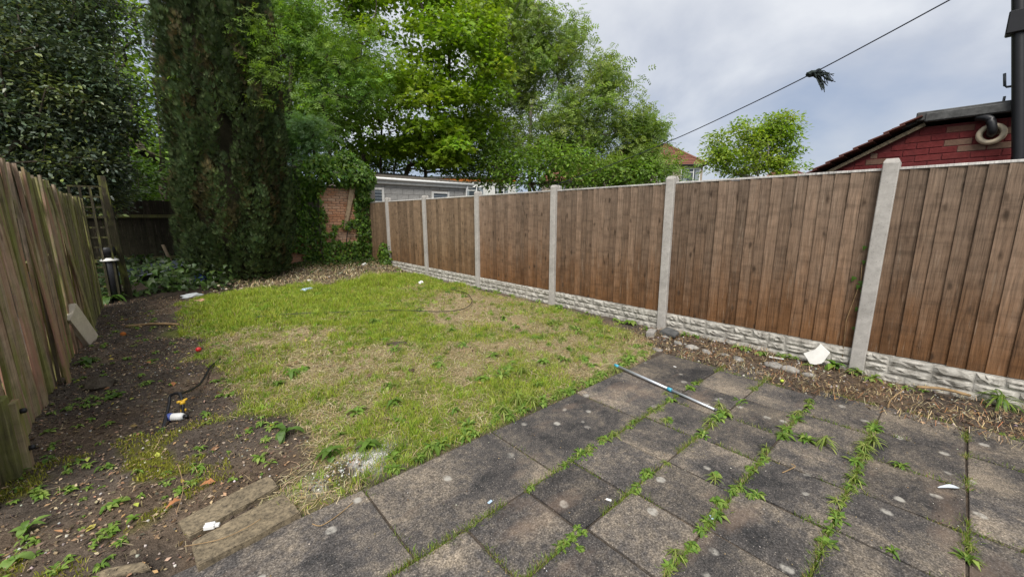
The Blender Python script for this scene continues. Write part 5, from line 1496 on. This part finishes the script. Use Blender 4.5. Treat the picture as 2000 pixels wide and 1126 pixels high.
g = G(225, 778); big_plant('strawberry_plant', g[0], g[1], 12, .10, .05, .7, 'bright green low plant on bare soil beside the rotten stump', [(0.12, 0.22, 0.04)])
g = G(180, 705); big_plant('strawberry_plant', g[0] - .03, g[1] - .05, 14, .13, .05, .8, 'green plant growing at the foot of the leaning stone', [(0.11, 0.2, 0.04)])
g = G(555, 850); big_plant('dock_plant', g[0], g[1], 8, .16, .045, 1.2, 'upright dock with narrow leaves at the near left lawn edge', [(0.11, 0.2, 0.04)])
g = G(720, 880); big_plant('dock_plant', g[0], g[1], 8, .14, .05, 1.2, 'upright broad leaved dock beside the spilt cement, the right one', [(0.14, 0.24, 0.04)])
g = G(645, 895); big_plant('dock_plant', g[0], g[1], 8, .13, .045, 1.2, 'upright broad leaved dock beside the spilt cement, the left one', [(0.13, 0.23, 0.04)])
g = G(570, 738); big_plant('dock_plant', g[0], g[1], 7, .15, .05, 1.2, 'tall leafed dock standing in the middle of the left lawn', [(0.13, 0.23, 0.04)])
g = G(215, 590); big_plant('nettle_patch', g[0], g[1], 22, .32, .09, 1.1, 'dark green nettles at the foot of the bollard light', [(0.06, 0.12, 0.02), (0.08, 0.15, 0.03)])
g = G(1700, 640); big_plant('ivy_sprig', 4.83, 0.66, 16, .14, .06, 1.2, 'ivy sprig at the foot of the nearest concrete post', iv_cols)
# few ivy leaves climbing the nearest panel beside its post
iv = empty('climbing_ivy', (4.93, 0.63, 0.3)); tag(iv, 'single ivy leaves creeping up the panel beside the nearest post', 'ivy')
for (px, py) in ((1690, 480), (1688, 508), (1670, 540), (1680, 548), (1684, 565), (1676, 600), (1668, 637), (1678, 556)):
    q = onX(px, py, 4.915)
    v, f, c = inst(T_IVY[0], T_IVY[1], np.array([[0, 0, 0.0]]), np.array([[0, random.uniform(-.5, .5), -1.0]]), np.array([[-1.0, 0, .4]]), np.array([random.uniform(.04, .06)]), np.array([(0.07, 0.15, 0.02)]))
    link('leaf', tri_mesh('leaf', v, f, c), M['leaf'], iv, Vector(q) - Vector((4.93, 0.63, 0.3)))
tube('stem', [(-0.012, -0.02, -0.3), (-0.012, 0.0, 0.2), (-0.012, -0.06, 0.6), (-0.012, -.05, .75)], 0.003, M['stick'], iv, 5)
# moss cushions bottom left
mp_ = []
for _ in range(2600):
    pass
x, y_ = scatter(9000, -.85, .15, 2.2, 3.6, lambda a, b_: (fbm(a + 77, b_, 4.0, 3) > .53) * 1.0 * ((a < -.3) | (b_ > 2.5)))
m_ = len(x)
p = blades(x, y_, height(x, y_), RNG.uniform(.01, .028, m_), RNG.uniform(.003, .006, m_), RNG.uniform(.1, .9, m_), pick([(0.27, 0.28, 0.03), (0.21, 0.22, 0.025), (0.32, 0.31, 0.05)], m_))
tag(link('moss', tri_mesh('moss', *p), M['grass']), 'yellow green moss cushions on the soil at the lower left', 'moss', kind='stuff')

# ================================================================== LOOSE THINGS
# telescopic pole
a_, b_ = Vector(G(1203, 714, .03)), Vector(G(1400, 801, .014)); a_.z = .035; b_.z = .014
pole = empty('pole', a_); tag(pole, 'grey metal broom pole with blue collar lying from lawn onto patio', 'pole')
d = b_ - a_
tube('outer_tube', [d * 0.03, d * 0.60], 0.0125, M['alu'], pole, 12)
tube('inner_tube', [d * 0.6, d], 0.0105, M['alu'], pole, 12)
tube('collar', [d * .575, d * .615], 0.0155, M['cyan'], pole, 12)
tube('end_cap', [d * -.015, d * .035], 0.0140, M['cyan'], pole, 12)
tube('foot_cap', [d * .985, d * 1.004], 0.0122, M['felt'], pole, 12)
# kerb stones lower left
def quad_stone(name, pts, th, mat, label, cat, z0=0.0):
    bm = bmesh.new()
    fine = []
    for a, b_ in zip(pts, pts[1:] + pts[:1]):
        L_ = math.hypot(b_[0] - a[0], b_[1] - a[1]); k_ = max(2, int(L_ / .045))
        for q in range(k_):
            t_ = q / k_; fine.append((a[0] + (b_[0] - a[0]) * t_ + random.uniform(-1, 1) * .0045, a[1] + (b_[1] - a[1]) * t_ + random.uniform(-1, 1) * .0045, a[2] + (b_[2] - a[2]) * t_))
    pts = fine
    t = [bm.verts.new((p[0], p[1], z0 + th + p[2])) for p in pts]; q = [bm.verts.new((p[0], p[1], z0)) for p in pts]
    bm.faces.new(t); bm.faces.new(q[::-1]); n = len(pts)
    for j in range(n): bm.faces.new((t[j], q[j], q[(j + 1) % n], t[(j + 1) % n]))
    bmesh.ops.bevel(bm, geom=[e for e in bm.edges if e.verts[0].co.z > z0 + th * .5 and e.verts[1].co.z > z0 + th * .5], offset=0.006, segments=2, affect='EDGES')
    o = link(name, bm_mesh(name, bm), mat); tag(o, label, cat); return o
def gp(px, py, dz=0.0, z=0.03): g = G(px, py, z); return (g[0], g[1], dz)
quad_stone('kerb_stone', [gp(345, 1020), gp(368, 1048), gp(545, 950), gp(523, 930)], .035, M['rust_stone'], 'ochre kerb stone lying farther from the patio of the pair', 'kerb stone')
quad_stone('kerb_stone', [gp(374, 1058), gp(385, 1108), gp(588, 1000), gp(552, 963)], .035, M['rust_stone'], 'ochre kerb stone lying against the patio, the nearer of the pair', 'kerb stone')
quad_stone('edging_brick', [gp(150, 1085), gp(172, 1100), gp(268, 1075), gp(258, 1062)], .015, M['rust_stone'], 'dark mossy brick half buried at the lower left, the upper of two', 'brick')
quad_stone('edging_brick', [gp(178, 1112), gp(195, 1126), gp(292, 1104), gp(280, 1090)], .02, M['rust_stone'], 'grey green brick half buried at the bottom left, the lower of two', 'brick')
# white plastic connector on the kerb stone
wc = empty('plastic_connector', Vector(G(410, 1028, .045))); wc.rotation_euler = (0, 0, R(-25)); tag(wc, 'small white plastic connector lying on the kerb stones', 'plastic piece')
box('body', (.045, .028, .022), (0, 0, .004), M['white'], wc, None, .003)
box('plug', (.018, .018, .014), (.031, 0, .004), M['white'], wc, None, .002)
for s in (-.008, .008): box('rib', (.04, .003, .004), (0, s, .0165), M['white'], wc)
# bottle, hose with yellow fittings
g = G(345, 812, .03)
bt = empty('bottle', (g[0], g[1], hz(g[0], g[1]) + .03)); bt.rotation_euler = (0, 0, R(-35)); tag(bt, 'white plastic bottle with blue end lying on the soil by the hose', 'bottle')
o = lathe('body', [(0.006, -.07), (.027, -.065), (.028, .03), (.02, .05)], M['white'], bt, 16); o.rotation_euler = (0, PI / 2, 0)
o = lathe('cap', [(.0135, .05), (.0135, .075), (.01, .078)], M['black'], bt, 12); o.rotation_euler = (0, PI / 2, 0)
o = lathe('label', [(.0286, -.062), (.0286, -.03)], M['label_blue'], bt, 16); o.rotation_euler = (0, PI / 2, 0)
hose = empty('garden_hose', Vector(G(357, 800, .05))); tag(hose, 'black hose with yellow fittings arching over the soil at the left', 'hose')
o0 = Vector(G(357, 800, .05))
hp_ = [Vector(G(358, 806, .03)), Vector(G(356, 786, .10)), Vector(G(350, 768, .15)), Vector(G(333, 772, .13)), Vector(G(330, 790, .08)), Vector(G(318, 838, .0))]
tube('tube', spline([p - o0 for p in hp_]), .011, M['black'], hose, 8)
hp2 = [Vector(G(352, 768, .14)), Vector(G(370, 762, .09)), Vector(G(390, 750, .05)), Vector(G(402, 732, .04)), Vector(G(412, 715, .03)), Vector(G(430, 700, .0))]
tube('tube', spline([p - o0 for p in hp2]), .009, M['black'], hose, 8)
p0, p1 = Vector(G(359, 803, .035)), Vector(G(356, 783, .11))
tube('fitting', [p0 - o0, p0 + (p1 - p0) * .25 - o0], .018, M['yellow'], hose, 12)
tube('fitting', [p0 + (p1 - p0) * .72 - o0, p1 - o0], .018, M['yellow'], hose, 12)
for s in (-1, 1): tube('wing', [p1 - o0, p1 - o0 + Vector((s * .03, s * .012, .006))], .009, M['yellow'], hose, 8)
# bright round bits
def lump(name, loc, r, mat, label, cat, sq=(1, 1, 1), rough_=.12, sub=2):
    bm = bmesh.new(); bmesh.ops.create_icosphere(bm, subdivisions=sub, radius=r)
    for v in bm.verts:
        k = 1 + random.uniform(-1, 1) * rough_; v.co = Vector((v.co.x * sq[0] * k, v.co.y * sq[1] * k, v.co.z * sq[2] * k))
    o = link(name, bm_mesh(name, bm, rough_ < .15), mat, None, loc); o.rotation_euler = (0, 0, random.uniform(0, 6.28)); tag(o, label, cat); return o
g = G(388, 685); lump('ball', (g[0], g[1], hz(g[0], g[1]) + .025), .028, M['red'], 'small red ball lying at the left edge of the lawn', 'ball', rough_=.02)
g = G(241, 655); lump('fruit', (g[0], g[1], hz(g[0], g[1]) + .02), .03, M['orange'], 'small orange fruit lying on the soil beyond the leaning stone', 'fruit', rough_=.04)
g = G(1308, 746); lump('fruit', (g[0] + .5, g[1], .012), .014, plain('green_fruit', (0.45, 0.55, 0.06)), 'tiny yellow green fruit on a slab near the border', 'fruit', rough_=.05) if False else None
g = G(1527, 746); lump('fruit', (g[0], g[1], .014), .016, plain('green_fruit', (0.45, 0.55, 0.06)), 'tiny yellow green fruit lying on a patio slab near the border', 'fruit', rough_=.05)
def crumple(name, px, py, r, mat, label, sq=(1.4, 1, .35), cat='litter'):
    g = G(px, py); return lump(name, (g[0], g[1], hz(g[0], g[1]) + r * sq[2] * .6), r, mat, label, cat, sq, .35)
crumple('film_scrap', 600, 568, .11, M['paleblue'], 'crumpled pale blue plastic film at the far side of the lawn', (1.5, .7, .3))
crumple('foil_scrap', 378, 578, .14, M['foil'], 'crumpled silver foil sheet beside the cypress foot', (1.5, .8, .3))
crumple('white_scrap', 712, 525, .07, M['white'], 'white paper scrap among ground ivy near the brick wall', (1, .8, .7))
crumple('white_scrap', 822, 553, .06, M['white'], 'white paper scrap on the far lawn by the gravel boards', (1, .8, .6))
crumple('white_scrap', 605, 550, .07, M['white_old'], 'pale scrap on the leaf litter beside the cypress', (1.3, .6, .4))
crumple('blue_bag', 392, 556, .16, M['bluebag'], 'crumpled blue bag in the shade left of the cypress', (1.5, .8, .5))
crumple('white_scrap', 325, 563, .08, M['foil'], 'glinting crumpled foil left of the blue bag', (1.1, .8, .6))
crumple('brick_rubble', 392, 590, .06, M['brick'], 'broken brick piece lying just in front of the foil sheet', (1.5, .8, .5), 'rubble')
crumple('dry_leaf_heap', 685, 684, .05, M['stick'], 'curled brown dead leaf in the middle of the lawn', (1.5, .7, .4), 'leaf')
crumple('dry_leaf_heap', 803, 727, .05, plain('dark_leaf', (.06, .035, .02)), 'dark dead leaf on the lawn right of the centre', (1.2, .7, .4), 'leaf')
crumple('soil_clump', 775, 672, .07, plain('dark_soil', (.05, .035, .022)), 'dark soil clod showing through the lawn', (1.6, .7, .3), 'clod')
for (px, py, lab) in ((337, 752, 'orange dead leaf on the soil above the hose'), (282, 712, 'orange dead leaf on the soil near the middle of the soil strip'), (325, 998, 'red scrap of leaf on the soil above the kerb stones'), (390, 945, 'curled tan dead leaf above the kerb stones')):
    g = G(px, py); v, f = toothed(.085, .045, .6)
    o = link('dead_leaf', tri_mesh('dead_leaf', v, f, np.tile((.36, .16, .07), (len(v), 1))), M['litter'], None, (g[0], g[1], hz(g[0], g[1]) + .015)); o.rotation_euler = (random.uniform(-.3, .3), random.uniform(-.3, .3), random.uniform(0, 6.28)); tag(o, lab, 'leaf')
# leaning stone by the left fence
b0, t0 = Vector(G(180, 668, 0.0)), Vector(onX(137, 608, -0.86))
d = t0 - b0; L = d.length; zax = d.normalized(); xax = Vector((0.75, -0.55, 0.3)); yax = zax.cross(xax).normalized(); xax = yax.cross(zax)
bm = bmesh.new(); box_bm(bm, (.06, .22, L), (0, 0, L / 2), None, .008)
for v in bm.verts: v.co += Vector((random.uniform(-1, 1), random.uniform(-1, 1), random.uniform(-1, 1))) * .006
o = link('leaning_slab', bm_mesh('leaning_slab', bm), M['pale_stone'], None, b0); o.rotation_euler = Matrix((xax, yax, zax)).transposed().to_euler(); tag(o, 'pale rectangular stone slab leaning against the left fence', 'stone slab')
# stump, stick
g = G(195, 757)
o = lump('stump', (g[0], g[1], hz(g[0], g[1]) + .02), .10, M['bark'], 'rotten dark stump flush with the bare soil near the left fence', 'stump', (1.3, 1, .55), .25)
a_, b_ = G(245, 637, .03), G(350, 633, .03)
tag(tube('stick', spline([a_, (a_ + b_) / 2 + (0, .05, .01), b_]), .016, M['stick'], None, 7), 'long dry stick lying on the soil at the upper left', 'stick')
a_, b_ = G(1790, 755, .06), G(1895, 772, .05)
tag(tube('stick', spline([a_, (a_ + b_) / 2 + (0, .0, .02), b_]), .012, M['stick'], None, 7), 'brown stick lying in the border beyond the nearest post', 'stick')
a_, b_ = G(1735, 795, .02), G(1765, 760, .05)
tag(tube('stick', spline([a_, G(1740, 780, .02), b_]), .005, M['stick'], None, 6), 'thin bent twig at the edge of the patio near the border', 'stick')
a_ = [G(1545, 905, .006), G(1553, 910, .008), G(1538, 918, .006), G(1528, 922, .004)]
tag(tube('twig', spline(a_), .003, M['stick'], None, 6), 'curled thin twig lying on a patio slab', 'twig')
a_ = [G(610, 1022, .004), G(628, 1025, .006), G(660, 1005, .01), G(690, 980, .02)]
tag(tube('twig', spline(a_), .0025, M['stick'], None, 6), 'thin reddish root curling over the near patio slab', 'twig')
a_ = [G(360, 1066, .045), G(430, 1052, .05), G(480, 1030, .05), G(510, 1012, .05)]
tag(tube('twig', spline(a_), .002, M['stick'], None, 6), 'long pale stalk lying across the nearer kerb stone', 'twig')
a_ = [G(345, 1000, .02), G(358, 950, .05), G(347, 905, .06)]
tag(tube('twig', spline(a_), .002, M['stick'], None, 6), 'thin pale stalk rising above the kerb stones', 'twig')
# hose lying in the far lawn
a_ = [G(500, 619, .03), G(560, 613, .035), G(640, 610, .03), G(740, 606, .04), G(800, 606, .05), G(860, 608, .04), G(905, 603, .045), G(922, 588, .05), G(910, 572, .05), G(880, 565, .03)]
tag(tube('cable', spline(a_), .006, M['black'], None, 6), 'thin black cable looping through the far lawn', 'cable')
a_ = [G(470, 520, .06), G(560, 548, .04), G(640, 538, .12), G(655, 530, .16), G(665, 540, .05)]
# rounded edging stones along border
SL2 = 'grey rounded edging stone in the row bordering the patio by the fence'
for (px, py, r_) in ((1284, 680, .05), (1325, 668, .06), (1352, 676, .075), (1380, 684, .06), (1442, 698, .06), (1512, 710, .075), (1542, 718, .075), (1580, 728, .05), (1300, 655, .05), (1415, 690, .045)):
    g = G(px, py, .02); o = lump('edging_stone', (g[0], g[1], .0), r_ * .85, M['stone'], SL2, 'stone', (1.35, .85, .6), .14); o['group'] = 'edging stones'
g = G(1272, 650, .03)
o = box('brick_rubble', (.2, .1, .07), (g[0], g[1], .03), M['stone'], None, R(20), .006); tag(o, 'broken grey brick at the foot of the second nearest post', 'rubble')
g = G(1307, 652, .03)
o = quad_stone('slate_piece', [(g[0] - .1, g[1] - .12, 0), (g[0] + .07, g[1] - .1, .02), (g[0] + .1, g[1] + .08, .04), (g[0] - .06, g[1] + .1, .02)], .02, M['felt'], 'dark slate piece propped beside the second nearest post', 'slate', .03)
# broken white sheet leaning on the gravel board
pp = [(1572, 688), (1592, 682), (1602, 672), (1622, 688), (1618, 693), (1612, 702), (1608, 706), (1596, 708), (1585, 706), (1580, 698)]
bm = bmesh.new(); fr, bk = [], []
for (px, py) in pp:
    q = onX(px, py, 4.86); q[0] = 4.86 - (0.24 - q[2]) * 0.35
    fr.append(bm.verts.new(q)); bk.append(bm.verts.new((q[0] + .012, q[1], q[2] + .004)))
bm.faces.new(fr); bm.faces.new(bk[::-1])
for j in range(len(fr)): bm.faces.new((fr[j], bk[j], bk[(j + 1) % len(fr)], fr[(j + 1) % len(fr)]))
tag(link('broken_sheet', bm_mesh('broken_sheet', bm), M['white_old']), 'broken white sheet leaning against the gravel board by the nearest post', 'broken sheet')
g = G(1516, 701, .02); o = box('white_strip', (.13, .02, .008), (g[0], g[1], .035), M['white'], None, R(-75)); tag(o, 'thin white plastic strip in the border near the leafy plant', 'plastic piece')
# feather on slab, lichen discs
g = G(1832, 952, .004); v, f = toothed(.13, .035, .15, False)
o = link('feather', tri_mesh('feather', v, f, np.tile((.5, .53, .56), (len(v), 1))), M['litter'], None, (g[0], g[1], .006)); o.rotation_euler = (0, 0, R(-130)); tag(o, 'grey white feather lying on a patio slab at the right', 'feather')
for (px, py, lab) in ((957, 980, 'pale blue chip on the large slab near the lawn'), (1189, 976, 'small white chip on a middle patio slab'), (1390, 1010, 'pale blue leaf scrap on a slab among the weeds'), (1318, 716, 'small white chip on the slab beyond the pole')):
    g = G(px, py, .004); o = box('litter_chip', (.028, .014, .004), (g[0], g[1], .007), M['paleblue'] if 'blue' in lab else M['white'], None, random.uniform(0, 3), .001); tag(o, lab, 'litter')
g = G(1060, 980)
# plastic tub in the shade, plank
tbx = empty('plastic_tub', Vector(G(310, 556))); tag(tbx, 'grey blue plastic tub lying on its side in the shade by the cypress', 'tub')
V = []; F = []; nt = 26
prof = [(0.36, 0.0), (0.42, 0.02), (0.52, 0.36), (0.55, 0.36), (0.55, 0.39), (0.50, 0.39), (0.40, 0.04)]
for r_, z in prof:
    for j in range(nt): V.append((r_ * 1.2 * math.cos(2 * PI * j / nt), r_ * 0.8 * math.sin(2 * PI * j / nt), z))
for i in range(len(prof) - 1):
    for j in range(nt): F.append((i * nt + j, i * nt + (j + 1) % nt, (i + 1) * nt + (j + 1) % nt, (i + 1) * nt + j))
F.append(tuple(range(nt - 1, -1, -1))); F.append(tuple(range(6 * nt, 7 * nt)))
me = bpy.data.meshes.new('shell'); me.from_pydata(V, [], F); me.update()
for p in me.polygons: p.use_smooth = len(p.vertices) == 4
o = link('shell', me, M['tub'], tbx, (0, 0.25, 0.06)); o.rotation_euler = (R(14), R(-8), R(-20)); o.scale = (.95, .9, .8)
a_, b_ = Vector(at(318, 478, 9.6)), Vector(G(345, 540)); b_ = Vector((b_[0], b_[1], .1))
d = a_ - b_
bm = bmesh.new(); box_bm(bm, (.1, .03, d.length), (0, 0, d.length / 2), None, .004)
o = link('leaning_plank', bm_mesh('leaning_plank', bm), M['timber'], None, b_); o.rotation_euler = d.to_track_quat('Z', 'Y').to_euler(); tag(o, 'short plank leaning in the dark corner behind the tub', 'plank')

# ================================================================== WASHING LINE AND RAG
wl_pts = [(1990, -72), (1855, 0), (1720, 73), (1580, 147), (1445, 213), (1310, 275), (1180, 327), (1060, 370), (1035, 378)]
pts = []
for (px, py) in wl_pts:
    t = (1990 - px) / (1990 - 1035.0); dd = 1 / ((1 - t) / 4.6 + t / 14.0)
    pts.append(at(px, py, dd))
tag(tube('washing_line', spline(pts, 5), .009, M['rope'], None, 6), 'dark washing line running across the sky to the house', 'washing line')
t = (1990 - 1584) / 955.0; dk = 1 / ((1 - t) / 4.6 + t / 14.0)
kc = Vector(at(1584, 144, dk)); sc_ = dk / 767.0
rg = empty('rag', kc); tag(rg, 'dark ragged cloth tied in a knot on the washing line', 'rag')
bm = bmesh.new(); bmesh.ops.create_icosphere(bm, subdivisions=2, radius=7.5 * sc_)
for v in bm.verts: v.co *= random.uniform(.75, 1.2)
for v in bm.verts: v.co.z *= .75
link('knot', bm_mesh('knot', bm), M['rag'], rg)
for k in range(34):
    ex, ey = random.uniform(14, 50), random.uniform(-4, 34)
    if ex > 40: ey = min(ey, 14)
    L0 = at(1584, 144, dk)
    q = [at(1586, 143, dk) - L0, at(1584 + ex * .4 + random.uniform(-3, 3), 140 + ey * .25 + random.uniform(-5, 5), dk + random.uniform(-.08, .08)) - L0, at(1584 + ex * .75 + random.uniform(-4, 4), 143 + ey * .65 + random.uniform(-5, 5), dk + random.uniform(-.1, .1)) - L0, at(1584 + ex, 146 + ey + random.uniform(-3, 3), dk + random.uniform(-.12, .12)) - L0]
    tube('strip', spline(q, 4), np.linspace(1.5, .6, 13) * sc_, M['rag'], rg, 4)
